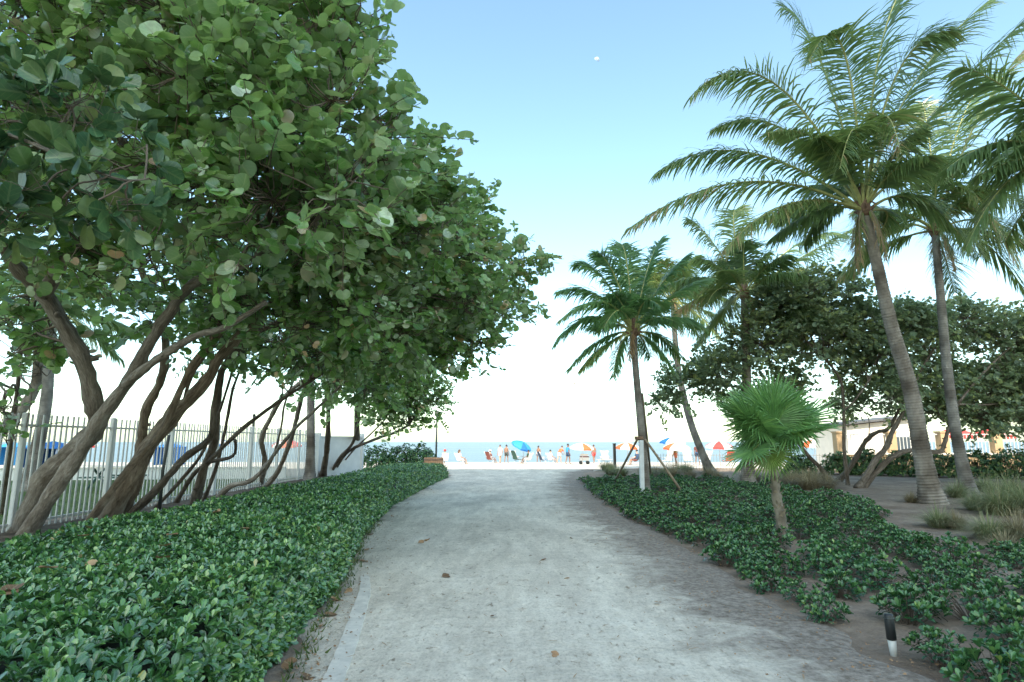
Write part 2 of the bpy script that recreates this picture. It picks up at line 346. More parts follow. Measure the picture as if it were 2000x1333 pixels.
M['mulch'] = groundmat('mulch', [(0.36, (0.06, 0.045, 0.035)), (0.5, (0.13, 0.10, 0.075)), (0.64, (0.25, 0.19, 0.14))], 3, 60, cb=1.0)
M['lawn'] = groundmat('lawn', [(0.36, (0.07, 0.10, 0.04)), (0.64, (0.16, 0.20, 0.08))], 0.8, 60)
m, nt_, bs = newmat('sea_water'); M['sea'] = m
g = geo(nt_); w1 = noise(nt_, 0.35, 6, 0.6, mapping(nt_, g, (0.5, 1.4, 1))); w2 = noise(nt_, 0.02, 3, 0.5, mapping(nt_, g, (0.25, 1.2, 1)))
r = ramp(nt_, [(0.35, (0.075, 0.105, 0.145)), (0.65, (0.115, 0.150, 0.195))]); nt_.links.new(w2.outputs[0], r.inputs[0]); nt_.links.new(r.outputs[0], bs.inputs['Base Color'])
bs.inputs['Roughness'].default_value = 0.3; bs.inputs['Specular IOR Level'].default_value = 0.12; bs.inputs['IOR'].default_value = 1.33; bump(nt_, bs, w1.outputs[0], 0.55, 0.35)

# path material: dirtier towards its edges (attribute lc.z runs 0 in the middle to 1 at the edge)
def edge_dirt(m):
    nt = m.node_tree; bs = nt.nodes['Principled BSDF']; src = bs.inputs['Base Color'].links[0].from_socket
    at = nt.nodes.new('ShaderNodeAttribute'); at.attribute_name = 'lc'; sx = nt.nodes.new('ShaderNodeSeparateXYZ'); nt.links.new(at.outputs['Vector'], sx.inputs[0])
    n = noise(nt, 2.5, 7, 0.7, geo(nt), 0.8)
    f = mathn(nt, 'ADD', sx.outputs[2], mathn(nt, 'MULTIPLY', mathn(nt, 'SUBTRACT', n.outputs[0], 0.5), 1.3))
    r = ramp(nt, [(0.34, (0, 0, 0)), (0.80, (1, 1, 1))]); nt.links.new(f, r.inputs[0])
    nd = noise(nt, 18, 5, 0.7, geo(nt)); rd = ramp(nt, [(0.35, (0.17, 0.135, 0.105)), (0.65, (0.37, 0.31, 0.26))]); nt.links.new(nd.outputs[0], rd.inputs[0])
    nt.links.new(mix(nt, src, rd.outputs[0], r.outputs[0]), bs.inputs['Base Color'])
edge_dirt(M['path'])

# ------------------------------------------------------------------ ground, path, beach, sea
def vnoise(x, y, s, seed=0):
    x = np.asarray(x) * s; y = np.asarray(y) * s
    r_ = np.zeros_like(x)
    for k in range(5):
        a = 1.7 + seed * 0.37 + k * 2.1; f = 1.9 ** k
        r_ += np.sin(x * f * math.cos(a) + y * f * math.sin(a) + a * 5) * np.sin(y * f * math.cos(a * 1.3) - x * f * math.sin(a * 0.7) + a * 3) / 1.7 ** k
    return r_ * 0.5
def grid(xs, ys, zf, mask=None):
    X, Y = np.meshgrid(xs, ys); Z = zf(X, Y); V = np.stack([X, Y, Z], -1).reshape(-1, 3)
    nx, ny = len(xs), len(ys); i = np.arange(nx * ny).reshape(ny, nx)
    F = np.stack([i[:-1, :-1], i[:-1, 1:], i[1:, 1:], i[1:, :-1]], -1).reshape(-1, 4)
    return V, F
Ledge = [G(*p) for p in ((480, 1500), (545, 1333), (605, 1230), (665, 1140), (705, 1050), (765, 990), (835, 952), (880, 931), (868, 916), (850, 908))]
Redge = [G(*p) for p in ((1960, 1420), (1800, 1333), (1640, 1265), (1500, 1195), (1390, 1115), (1280, 1050), (1190, 1000), (1140, 962), (1128, 940), (1135, 924), (1190, 912))]
def edge_x(E, y):
    ys = [p.y for p in E]; xs = [p.x for p in E]; o = np.argsort(ys)
    return np.interp(y, np.array(ys)[o], np.array(xs)[o])
def dense(a, b, step0, grow, start):
    out = [a]; 
    while out[-1] < b: out.append(out[-1] + max(step0, abs(out[-1] - start) * grow))
    return np.array(out)
xs = np.concatenate([-np.array(dense(12, 220, 1, 0.25, 0))[::-1], np.arange(-11.8, 14, 0.2), np.array(dense(14, 220, 1, 0.25, 0))])
ys = np.concatenate([[-120, -60, -20, -5, 0, 2], np.arange(2.4, 38, 0.2), [39, 40, 42, 46]])
def gz(X, Y):
    z = 0.012 * vnoise(X, Y, 2.3) + 0.02 * vnoise(X, Y, 0.9, 3)
    right = np.clip((X - edge_x(Redge, Y) - 0.2) / 1.2, 0, 1); left = np.clip((edge_x(Ledge, Y) - X - 0.1) / 0.6, 0, 1)
    z = z + 0.05 * right + 0.04 * left
    return z - 0.012 - np.clip((Y - 36) / 10, 0, 1) * 0.9
V, F = grid(xs, ys, gz)
tag(link('ground', np_mesh('ground', V, F, M['bed'], smooth=True)), 'grey brown sandy soil of the planting beds', kind='structure')
def ground_z(x, y): return float(gz(np.array([x]), np.array([y]))[0])
# path
ysp = np.concatenate([[-14, -8, -3, 0, 1.5], np.arange(2.5, 35.6, 0.15)]); nu = 60; PV = []; PL = []
for y in ysp:
    xl = edge_x(Ledge, y) - 0.12 + 0.06 * math.sin(y * 3.1) + 0.05 * math.sin(y * 7.7); xr = edge_x(Redge, y) + 0.25 + 0.10 * math.sin(y * 2.3 + 1) + 0.06 * math.sin(y * 6.1)
    if y > 33: xr = max(xr, xl + 6)
    for k in range(nu + 1):
        u = k / nu; x = xl + (xr - xl) * u
        e = max(0, 1 - (u * (xr - xl)) / 0.5) * 0.8 if u < 0.5 else max(0, 1 - ((1 - u) * (xr - xl)) / 2.1) * 1.15
        z = 0.022 + 0.006 * vnoise(x, y, 3.1) + 0.010 * vnoise(x, y, 1.1, 2) - 0.05 * max(0, 1 - min(u, 1 - u) * (xr - xl) / 0.18)
        ruts = sum(math.exp(-((u - c_) / 0.05) ** 2) for c_ in (0.34, 0.66)); z -= 0.012 * ruts
        PV.append((x, y, z)); PL.append((u, y, e))
i = np.arange(len(ysp) * (nu + 1)).reshape(len(ysp), nu + 1)
F = np.stack([i[:-1, :-1], i[:-1, 1:], i[1:, 1:], i[1:, :-1]], -1).reshape(-1, 4)
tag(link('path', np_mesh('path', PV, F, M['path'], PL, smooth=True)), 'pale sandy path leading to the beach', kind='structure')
# flush concrete edging showing through the sand near the hedge
mb = MB(); pts = [G(*p) for p in ((712, 1128), (712, 1160), (700, 1200), (688, 1240), (672, 1285), (652, 1333), (620, 1400))]
pts = smooth_path(pts, 5); V = []; F = []
for i_, p in enumerate(pts):
    w = 0.05 + 0.003 * math.sin(i_ * 2.3) + 0.02 * min(1, i_ / 10) - (0.05 if i_ == 0 else 0)
    for sx_ in (-1, 1): V += [Vector((p.x + sx_ * w, p.y, 0.033)), Vector((p.x + sx_ * (w + 0.015), p.y, -0.02))]
for i_ in range(len(pts) - 1):
    a, b = 4 * i_, 4 * i_ + 4
    F += [(a, a + 2, b + 2, b), (a + 2, a + 3, b + 3, b + 2), (a + 1, a, b, b + 1)]
mb.add(V, F); tag(mb.build('kerb', M['concrete']), 'pale concrete edging strip showing flush in the path', kind='structure')
# beach and sea
xs = np.concatenate([np.linspace(-400, -45, 12), np.arange(-44, 60, 1.0), np.linspace(62, 400, 12)]); ys = np.arange(33.5, 100, 0.8)
def bz(X, Y):
    t = np.clip((Y - 34) / 30, 0, 1); s = np.clip((Y - 64) / 20, 0, 1)
    return 0.02 - 0.56 * t - 1.4 * s ** 1.2 + (0.035 * vnoise(X, Y, 0.8) + 0.02 * vnoise(X, Y, 2.1, 4)) * np.clip((Y - 33.5) / 1.5, 0, 1) - 0.06 * (Y < 33.8)
V, F = grid(xs, ys, bz); tag(link('beach', np_mesh('beach', V, F, M['sand'], smooth=True)), 'pale beach sand lying in the sun', kind='structure')
def beach_z(x, y): return float(bz(np.array([x]), np.array([y]))[0])
xs = np.linspace(-12000, 12000, 60); ys = np.concatenate([np.linspace(66, 300, 40), np.geomspace(320, 14000, 40)])
V, F = grid(xs, ys, lambda X, Y: -1.02 + 0 * X); tag(link('sea', np_mesh('sea', V, F, M['sea'], smooth=True)), 'calm pale blue sea', kind='structure')
# mulch strip under the fence trees, and the lawn beyond the fence
V, F = grid(np.linspace(-9.2, -4.6, 40), np.linspace(2, 32, 160), lambda X, Y: 0.05 + 0.02 * vnoise(X, Y, 2.4, 5) - 0.09 * (np.abs(X + 6.9) > 2.2)); tag(link('mulch_bed', np_mesh('mulch_bed', V, F, M['mulch'], smooth=True)), 'dark mulch under the leaning trees', kind='structure')
V, F = grid(np.linspace(-60, -9.0, 60), np.linspace(2, 27, 40), lambda X, Y: 0.07 + 0.015 * vnoise(X, Y, 1.4, 5) - 0.1 * (X > -9.1)); tag(link('lawn', np_mesh('lawn', V, F, M['lawn'], smooth=True)), 'shaded lawn beyond the white fence', kind='structure')
n = 26000; pos = np.stack([rng.uniform(-16, -9.2, n), rng.uniform(9, 27, n), np.full(n, 0.075)], 1)
BL = [(-0.12, 0, 0), (0.12, 0, 0), (0, 1, 0.1)]
V, F, lc = leaf_arrays(BL, [(0, 1, 2)], pos, rnd_dirs(n) * 0.5 + (0, 0, 1), rnd_dirs(n), rng.uniform(0.03, 0.07, n), rng.random(n))
tag(link('lawn_grass', np_mesh('lawn_grass', V, F, M['lawn_blade'], lc)), 'short grass of the lawn beyond the fence', kind='stuff')

# ------------------------------------------------------------------ unseen apartment block inland that shades the path; its step shapes the shade edge
t = thing('apartment_block', (-5, -112, 0), 'tall pale apartment tower inland behind the path, unseen and stepped to shape its shade', 'building')
KT = math.tan(SUN_EL) / math.cos(SUN_AZ - math.pi); TH = 148 * KT; TH2 = 142.8 * KT
mb = MB(); mb.box((-17, -120, TH / 2), (34, 16, TH)); mb.box((14, -120, TH2 / 2), (28, 16, TH2)); mb.build('wall', M['cream'], t)
for k in range(int(TH2 / 3.4) - 1):
    mb = MB(); mb.box((-3, -111.2, 4 + 3.4 * k), (58, 1.6, 0.25)); mb.build('balcony', M['white_wall'], t)
    mb = MB(); mb.box((-3, -111.97, 2.5 + 3.4 * k), (54, 0.06, 2.1)); mb.build('window_band', M['glass'], t)

# ------------------------------------------------------------------ leaf templates
def disc_leaf(n=12, cup=0.10):
    T = [(0, 0.42, -cup)]
    for k in range(n):
        a = -math.pi / 2 + 2 * math.pi * k / n
        r = 0.5 * (1.0 + 0.06 * math.cos(2 * a)); r *= 0.72 if k == 0 else 1
        x, y = 1.10 * r * math.cos(a), 0.5 + r * math.sin(a) - 0.06 * (k == 0) * -1
        T.append((x, y, 0.10 * abs(x) + 0.05 * math.sin(3 * a)))
    return T, [(0, 1 + k, 1 + (k + 1) % n) for k in range(n)]
DISC, DISC_F = disc_leaf(); DISC6, DISC6_F = disc_leaf(6)
# spatulate leaf folded along the midrib
SPAT = [(0, 0, 0), (-0.13, 0.35, 0.05), (0, 0.38, -0.015), (0.13, 0.35, 0.05), (-0.225, 0.68, 0.085), (0, 0.70, 0.005), (0.225, 0.68, 0.085), (-0.14, 0.92, 0.03), (0, 1.0, -0.06), (0.14, 0.92, 0.03)]
SPAT_F = [(0, 2, 1), (0, 3, 2), (1, 2, 5), (1, 5, 4), (2, 3, 6), (2, 6, 5), (4, 5, 8), (4, 8, 7), (5, 6, 9), (5, 9, 8)]
SPAT4 = [(0, 0, 0), (-0.22, 0.6, 0.07), (0, 0.6, -0.01), (0.22, 0.6, 0.07), (0, 1.0, -0.04)]
SPAT4_F = [(0, 2, 1), (0, 3, 2), (1, 2, 4), (2, 3, 4)]
OBO = [(x * 0.70 * (0.55 + 0.65 * min(max(y, 0), 1)), y * 1.12, z * 0.5) for x, y, z in DISC]

def leaf_parts(parent, T, F, mat, pos, Y, Z, size, rnd, nvar=10):
    """the leaves that show largest, each an object of its own, sharing a few meshes"""
    if len(pos) == 0: return
    order = np.argsort(rnd); org = np.array(ORG[parent.name]); k = len(pos)
    for g_ in np.array_split(order, nvar):
        if len(g_) == 0: continue
        lc = np.array([(p[0], p[1], float(np.mean(rnd[g_]))) for p in T]); me = np_mesh('leaf', T, F, mat, lc)
        for i_ in g_:
            y = Vector(Y[i_]).normalized(); z = Vector(Z[i_]); z = (z - y * y.dot(z)).normalized(); x = y.cross(z)
            o = bpy.data.objects.new('leaf', me); col.objects.link(o); o.parent = parent
            mt = Matrix((x, y, z)).transposed().to_4x4() @ Matrix.Scale(float(size[i_]), 4)
            mt.translation = Vector(pos[i_] - org); o.matrix_local = mt
def pick_near(pos, k, pad=0):
    pr = proj(pos); inside = (pr[:, 0] > -pad) & (pr[:, 0] < 2000 + pad) & (pr[:, 1] > -pad) & (pr[:, 1] < 1333 + pad) & (pr[:, 2] > 0.3)
    d = np.where(inside, pr[:, 2], 1e9); idx = np.argsort(d)[:k]; m_ = np.zeros(len(pos), bool); m_[idx] = d[idx] < 1e8
    return m_

# ------------------------------------------------------------------ trees
def crown_tree(name, label, cat, stems, blobs, shoots, leafsize, leafmat_, T, F, bark, group=None, parts=0, per=(6, 9), shoot_len=(0.35, 0.75), limbs=4, rosette=False, extra=(), up=0.45, sub=5, base=None, flat=0.75, camface=0.0, twig=1.0, loose=0):
    b0 = Vector(stems[0][0][0]) if base is None else Vector(base)
    t = thing(name, (b0.x, b0.y, ground_z(b0.x, b0.y)), label, cat, group)
    nodes = []
    first = None
    for pts, r0, r1 in stems:
        r0 *= 0.84; r1 *= 0.84
        sm = smooth_path(pts, sub); n = len(sm)
        jit = 0.05 * r0
        sm = [p + Vector((random.gauss(0, jit), random.gauss(0, jit), random.gauss(0, jit * 0.5))) if 0 < i_ < n - 1 else p for i_, p in enumerate(sm)]
        rad = [(r0 + (r1 - r0) * (i_ / (n - 1))) * (1 + 0.09 * math.sin(i_ * 0.9 + r0 * 50) + 0.07 * math.sin(i_ * 2.3 + r0 * 90)) * (1 + 0.28 * math.exp(-i_ / 2.0) if pts[0].z < 0.5 else 1) for i_ in range(n)]
        mb = MB(); mb.tube(sm, rad, 12, 0, True, 0.10)
        for q_ in range(4):
            j_ = random.randrange(2, max(3, n - 3)); a_ = random.uniform(0, 6.28); dv_ = Vector((math.cos(a_), math.sin(a_), random.uniform(-0.2, 0.7))).normalized(); r_ = rad[j_]
            mb.tube([sm[j_], sm[j_] + dv_ * r_ * 0.95, sm[j_] + dv_ * r_ * random.uniform(1.15, 1.9)], [r_ * 0.55, r_ * 0.42, r_ * 0.22], 7, 0, True, 0.2)
        o = mb.build('trunk' if pts[0].z < 0.5 else 'limb', bark, t if (pts[0].z < 0.5 or first is None) else first)
        if first is None: first = o
        nodes += [(p, rad[i_]) for i_, p in enumerate(sm) if i_ > n * 0.45]
    NP = np.array([p for p, _ in nodes])
    C = np.array([list(b[0]) for b in blobs]); RR = np.array([b[1] for b in blobs])
    # limbs from the stems into every clump
    mb = MB(); LP = [NP]
    for c, r in zip(C, RR):
        for k in range(limbs):
            tgt = c + rnd_dirs(1)[0] * r * rng.uniform(0.2, 0.9) * np.array([1, 1, flat]); i0 = np.argmin(np.linalg.norm(NP - tgt, axis=1) + rng.uniform(0, 0.6, len(NP)))
            a = NP[i0]; d = np.linalg.norm(tgt - a)
            mid = [a + (tgt - a) * f + rng.normal(size=3) * d * 0.07 + np.array([0, 0, 0.10 * d * math.sin(f * 3.1)]) for f in (0.33, 0.66)]
            pp = smooth_path([Vector(a), Vector(mid[0]), Vector(mid[1]), Vector(tgt)], 3)
            r0 = min(0.012 + 0.011 * d, max(nodes[i0][1], 0.02)) * twig; mb.tube(pp, np.linspace(r0, 0.008, len(pp)), 5, 0, False)
            LP.append(np.array([list(p) for p in pp[2:]]))
    LPA = np.concatenate(LP)
    # leafy shoots
    w = RR ** 2.2; w /= w.sum(); bi = rng.choice(len(C), shoots, p=w)
    dr = rnd_dirs(shoots); rad_ = rng.random(shoots) ** 0.42
    O = C[bi] + dr * (RR[bi] * rad_)[:, None] * np.array([1, 1, flat])
    D = norm(dr * 0.75 + np.array([0, 0, up]) + rnd_dirs(shoots) * 0.55)
    L = rng.uniform(*shoot_len, shoots)
    if loose:        # long sprays standing out of the crown all round
        bj = rng.choice(len(C), loose, p=w); dl = norm(rnd_dirs(loose) + np.array([0.6, -0.1, 0.25])); ol = C[bj] + dl * RR[bj][:, None] * np.array([1, 1, flat]) * 0.85
        extra = list(extra) + [(Vector(a_), Vector(a_ + norm((b_ + np.array([0, 0, 0.25]))[None])[0] * rng.uniform(0.4, 1.15))) for a_, b_ in zip(ol, dl)]
    if len(extra):   # long shoots breaking the outline
        eO = np.array([list(e[0]) for e in extra]); eD = norm(np.array([list(e[1] - e[0]) for e in extra])); eL = np.array([(e[1] - e[0]).length for e in extra])
        O = np.concatenate([O, eO]); D = np.concatenate([D, eD]); L = np.concatenate([L, eL])
    pos = []; Ys = []; Zs = []; sz = []
    for i_ in range(len(O)):
        o, d, l = O[i_], D[i_], L[i_]
        end = o + d * l + np.array([0, 0, -0.12 * l])
        j = np.argmin(np.sum((LPA - o) ** 2, 1)); 
        mb.tube([Vector(LPA[j]), Vector((LPA[j] + o) / 2 + rng.normal(size=3) * 0.05), Vector(o), Vector((o + end) / 2 + np.array([0, 0, 0.03 * l])), Vector(end)], [0.010 * twig, 0.009 * twig, 0.008 * twig, 0.006 * twig, 0.003], 3, 0, False)
        n = rng.integers(per[0], per[1] + 1) if i_ < shoots else int(l / (leafsize * 0.42)) + 2
        side = np.cross(d, [0, 0, 1.0]); side /= np.linalg.norm(side) + 1e-6; upv = np.cross(side, d)
        for k in range(n):
            f = (0.25 + 0.75 * (k + 0.5) / n) if not rosette else rng.uniform(0.75, 1.0)
            if i_ >= shoots: f = (k + 0.5) / n
            p = o + d * l * f + np.array([0, 0, -0.12 * l * f * f])
            a = (math.pi * k + rng.normal() * 0.6) if not rosette else rng.uniform(0, 6.28)
            out = side * math.cos(a) + upv * math.sin(a) * (0.45 if not rosette else 1)
            y = out * 0.9 + d * (0.35 if not rosette else 0.7) + rng.normal(size=3) * 0.28
            z = (upv * 0.55 + d * 0.35 + np.array([0, -camface, 0.35]) + rng.normal(size=3) * 0.55) if not rosette else (d * 1.0 - out * 0.4 + rng.normal(size=3) * 0.2)
            pos.append(p); Ys.append(y); Zs.append(z); sz.append(leafsize * rng.uniform(0.5, 1.3) * (0.75 if f > 0.9 and not rosette else 1))
    pos = np.array(pos); Ys = np.array(Ys); Zs = np.array(Zs); sz = np.array(sz)
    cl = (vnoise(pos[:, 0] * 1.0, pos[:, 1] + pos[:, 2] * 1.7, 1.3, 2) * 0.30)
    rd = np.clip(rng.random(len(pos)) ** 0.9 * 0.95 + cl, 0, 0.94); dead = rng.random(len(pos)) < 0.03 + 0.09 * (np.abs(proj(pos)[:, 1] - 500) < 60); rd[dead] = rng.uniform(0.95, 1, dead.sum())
    mb.build('branches', M['twig'], first)['kind'] = 'stuff'
    big = pick_near(pos, parts) if parts else np.zeros(len(pos), bool)
    V, FF, lc = leaf_arrays(T, F, pos[~big], Ys[~big], Zs[~big], sz[~big], rd[~big])
    cr = link('crown', np_mesh('crown', V, FF, leafmat_, lc, smooth=True, org=ORG[t.name]), t); cr['kind'] = 'stuff'
    if parts: leaf_parts(cr, T, F, leafmat_, pos[big], Ys[big], Zs[big], sz[big], rd[big])
    return t
def S(pts, d0, d1, r0, r1):
    """a stem through photo pixels, its depth running from d0 to d1"""
    n = len(pts); out = [P(x, y, d0 + (d1 - d0) * (i_ / (n - 1))) for i_, (x, y) in enumerate(pts)]
    return (out, r0, r1)
def SG(pts, d1, r0, r1, z0=0.0):
    g0 = G(*pts[0], z0); out = S(pts, g0.y, d1, r0, r1)
    out[0][0].z = min(out[0][0].z, 0.03); return out
def Bl(px, py, d, r): return (P(px, py, d), r)
def E(a, b, d): return (P(*a, d), P(*b, d - 0.1))
GRP = 'leaning sea grape trees along the white fence'
# tree whose trunk stands just outside the frame on the left, with thick paddle leaves
crown_tree('paddle_leaf_tree', 'tree with paddle-shaped glossy leaves in rosettes at the left picture edge', 'tree',
    [([Vector((-6.6, 5.2, 0)), Vector((-6.3, 5.0, 1.2)), Vector((-5.7, 4.8, 2.3)), Vector((-5.0, 4.6, 3.1)), P(-60, 260, 4.5)], 0.09, 0.035),
     ([P(-60, 260, 4.5), P(20, 265, 4.4), P(130, 310, 4.3), P(230, 350, 4.2), P(290, 350, 4.1)], 0.022, 0.008),
     ([P(-60, 260, 4.5), P(30, 270, 4.4), P(90, 290, 4.35), P(150, 310, 4.3)], 0.018, 0.008)],
    [Bl(20, 230, 4.5, 0.34), Bl(160, 220, 4.3, 0.30), Bl(250, 300, 4.2, 0.26), Bl(120, 380, 4.3, 0.26), Bl(-40, 380, 4.5, 0.4), Bl(-60, 120, 4.6, 0.5), Bl(225, 400, 4.2, 0.16)], 105, 0.175, M['clusia'], OBO, DISC_F, M['bark'], parts=200, per=(7, 10), shoot_len=(0.15, 0.3), limbs=2, rosette=True, up=0.6, twig=0.45)
# first sea grape
crown_tree('sea_grape_tree', 'largest sea grape with forked grey trunk leaning right, nearest on the left', 'tree', [
    SG([(48, 1052), (88, 986), (148, 896), (193, 824), (252, 743), (288, 680), (333, 608), (373, 558), (419, 536), (480, 516), (560, 470)], 7.6, 0.155, 0.05),
    SG([(40, 1045), (85, 940), (135, 887), (186, 838), (184, 788), (166, 716), (130, 648), (85, 576), (45, 536), (5, 480), (-60, 420), (-110, 330)], 7.6, 0.20, 0.09),
    S([(85, 576), (110, 530), (150, 490), (230, 450), (330, 400)], 8.5, 7.2, 0.12, 0.05),
    S([(245, 752), (275, 726), (318, 695), (382, 657), (440, 640), (520, 590)], 9.0, 8.0, 0.085, 0.04)],
    [Bl(100, 60, 7, 1.3), Bl(330, 40, 6.6, 1.2), Bl(525, 40, 6.3, 0.85), Bl(640, 95, 6.3, 0.42), Bl(450, 200, 6.2, 0.95), Bl(620, 240, 6.3, 0.8), Bl(715, 270, 6.5, 0.5), Bl(220, 250, 6.8, 1.1),
     Bl(370, 370, 6.4, 0.85), Bl(530, 400, 6.1, 0.75), Bl(650, 390, 6.2, 0.65), Bl(130, 410, 7.6, 0.9), Bl(480, 470, 6.5, 0.42), Bl(-60, 300, 7.5, 1.3), Bl(690, 30, 6.4, 0.22), Bl(0, 620, 9.2, 0.42), Bl(300, 520, 7.6, 0.45), Bl(110, 650, 9.5, 0.35), Bl(30, 700, 9.5, 0.3), Bl(210, 540, 8.5, 0.4)],
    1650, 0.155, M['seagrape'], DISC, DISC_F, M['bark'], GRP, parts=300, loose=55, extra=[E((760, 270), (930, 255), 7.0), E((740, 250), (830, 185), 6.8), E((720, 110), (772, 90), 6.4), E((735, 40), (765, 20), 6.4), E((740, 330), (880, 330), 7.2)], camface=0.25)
crown_tree('sea_grape_tree', 'sea grape with hollow brown trunk leaning right, second from the left', 'tree', [
    SG([(205, 1024), (246, 950), (288, 873), (346, 806), (396, 752), (432, 698), (500, 620), (600, 540)], 9.5, 0.21, 0.06),
    SG([(160, 1036), (198, 986), (243, 927), (315, 842), (345, 779), (374, 716), (430, 640)], 10.0, 0.085, 0.05),
    SG([(232, 1013), (266, 955), (288, 896), (338, 788), (380, 720), (440, 640)], 10.0, 0.09, 0.05),
    SG([(215, 1018), (262, 930), (318, 850), (352, 800), (372, 740), (400, 690)], 10.5, 0.05, 0.03),
    SG([(238, 1008), (262, 935), (277, 870), (284, 806), (310, 752), (324, 693), (315, 612), (288, 560), (260, 480)], 11.0, 0.14, 0.06)],
    [Bl(640, 480, 9, 0.95), Bl(500, 550, 9.5, 0.75), Bl(740, 420, 9, 0.9), Bl(790, 340, 9, 0.6), Bl(835, 450, 9.3, 0.65), Bl(560, 630, 9.5, 0.65), Bl(680, 590, 9.5, 0.8), Bl(400, 590, 10, 0.6), Bl(310, 480, 10.5, 0.8), Bl(860, 400, 9.5, 0.4), Bl(300, 630, 11, 0.42), Bl(420, 670, 11, 0.40), Bl(230, 590, 11, 0.4)],
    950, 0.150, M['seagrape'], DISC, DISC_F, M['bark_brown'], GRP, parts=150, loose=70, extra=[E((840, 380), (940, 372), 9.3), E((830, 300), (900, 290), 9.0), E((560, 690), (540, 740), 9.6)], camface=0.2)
crown_tree('sea_grape_tree', 'sea grape with crossing slender trunks, third from the left along the fence', 'tree', [
    SG([(252, 1008), (306, 955), (360, 896), (410, 855), (419, 788), (441, 711), (520, 640), (640, 600)], 11.2, 0.10, 0.05),
    SG([(378, 990), (396, 923), (419, 860), (425, 788), (436, 720), (480, 660)], 12.0, 0.13, 0.06),
    SG([(342, 986), (374, 932), (405, 905), (455, 891), (459, 860)], 13.0, 0.07, 0.035),
    SG([(300, 995), (352, 940), (398, 880), (430, 800), (452, 730)], 12.5, 0.055, 0.03), SG([(395, 985), (420, 920), (440, 840), (455, 760), (480, 700)], 13.0, 0.06, 0.03),
    S([(405, 905), (464, 846), (522, 801), (567, 770), (630, 730)], 13.2, 12.5, 0.06, 0.035)],
    [Bl(800, 540, 12, 1.0), Bl(880, 500, 12, 0.9), Bl(700, 650, 12, 0.9), Bl(905, 430, 12, 0.6), Bl(620, 680, 12, 0.65), Bl(920, 590, 12, 0.6), Bl(780, 640, 12, 0.7), Bl(500, 650, 12.5, 0.7), Bl(430, 620, 13, 0.6), Bl(560, 705, 12.5, 0.55), Bl(480, 690, 12.5, 0.4)],
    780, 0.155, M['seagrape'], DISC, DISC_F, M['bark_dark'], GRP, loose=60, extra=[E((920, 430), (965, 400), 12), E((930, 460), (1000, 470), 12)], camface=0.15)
crown_tree('sea_grape_tree', 'sea grape with a low snaking branch, its crown reaching furthest over the path', 'tree', [
    SG([(508, 952), (517, 900), (511, 858), (529, 816), (552, 778), (600, 740), (700, 690), (820, 640)], 14.0, 0.11, 0.05),
    SG([(516, 954), (541, 924), (562, 876), (577, 828), (588, 780), (600, 745)], 15.0, 0.10, 0.06),
    SG([(500, 950), (530, 900), (548, 840), (556, 790), (575, 740)], 15.5, 0.05, 0.03),
    S([(514, 918), (544, 876), (580, 834), (616, 801), (680, 740)], 15.5, 14.5, 0.06, 0.035),
    SG([(424, 974), (450, 950), (486, 941), (509, 923), (520, 905)], 16.4, 0.10, 0.05)],
    [Bl(950, 540, 14, 0.8), Bl(1020, 515, 14, 0.42), Bl(860, 620, 14, 0.95), Bl(975, 605, 14, 0.6), Bl(925, 670, 14, 0.5), Bl(760, 690, 14, 0.75), Bl(640, 725, 15, 0.65), Bl(880, 690, 14, 0.45), Bl(720, 755, 15, 0.5), Bl(800, 700, 14.5, 0.6)],
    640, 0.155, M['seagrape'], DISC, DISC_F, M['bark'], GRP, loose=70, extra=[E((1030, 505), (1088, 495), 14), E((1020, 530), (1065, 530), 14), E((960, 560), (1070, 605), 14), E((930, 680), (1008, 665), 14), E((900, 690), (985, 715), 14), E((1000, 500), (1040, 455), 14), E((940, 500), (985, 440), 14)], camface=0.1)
crown_tree('sea_grape_tree', 'farthest sea grape of the fence row, low crown beside the dark shrubs', 'tree', [
    SG([(630, 933), (637, 888), (641, 840), (643, 786), (660, 740)], 19.5, 0.16, 0.07),
    SG([(644, 930), (664, 894), (688, 867), (700, 828), (703, 798), (720, 760)], 20.0, 0.085, 0.05),
    SG([(695, 918), (697, 870), (697, 810), (700, 770)], 22.0, 0.21, 0.10),
    SG([(655, 925), (690, 880), (722, 850), (752, 820)], 20, 0.05, 0.03),
    SG([(648, 929), (668, 895), (688, 877), (718, 864), (742, 855), (770, 846), (800, 830)], 19.5, 0.09, 0.045)],
    [Bl(700, 735, 19, 1.1), Bl(780, 755, 19, 1.0), Bl(828, 785, 19, 0.65), Bl(640, 730, 19.5, 0.8), Bl(745, 815, 19, 0.5), Bl(790, 815, 19, 0.45), Bl(830, 710, 19, 0.5)],
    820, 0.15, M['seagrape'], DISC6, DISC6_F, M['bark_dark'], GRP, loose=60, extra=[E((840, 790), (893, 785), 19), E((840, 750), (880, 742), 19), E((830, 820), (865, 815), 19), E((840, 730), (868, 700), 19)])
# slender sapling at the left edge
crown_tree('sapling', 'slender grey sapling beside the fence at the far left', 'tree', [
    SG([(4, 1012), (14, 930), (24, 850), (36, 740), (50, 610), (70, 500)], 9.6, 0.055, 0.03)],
    [Bl(15, 860, 10.2, 0.16), Bl(40, 840, 10.2, 0.14), Bl(5, 800, 10.0, 0.16), Bl(40, 690, 9.8, 0.25), Bl(80, 730, 9.9, 0.2)], 34, 0.14, M['seagrape'], DISC, DISC_F, M['bark_dark'], limbs=2, per=(3, 5))
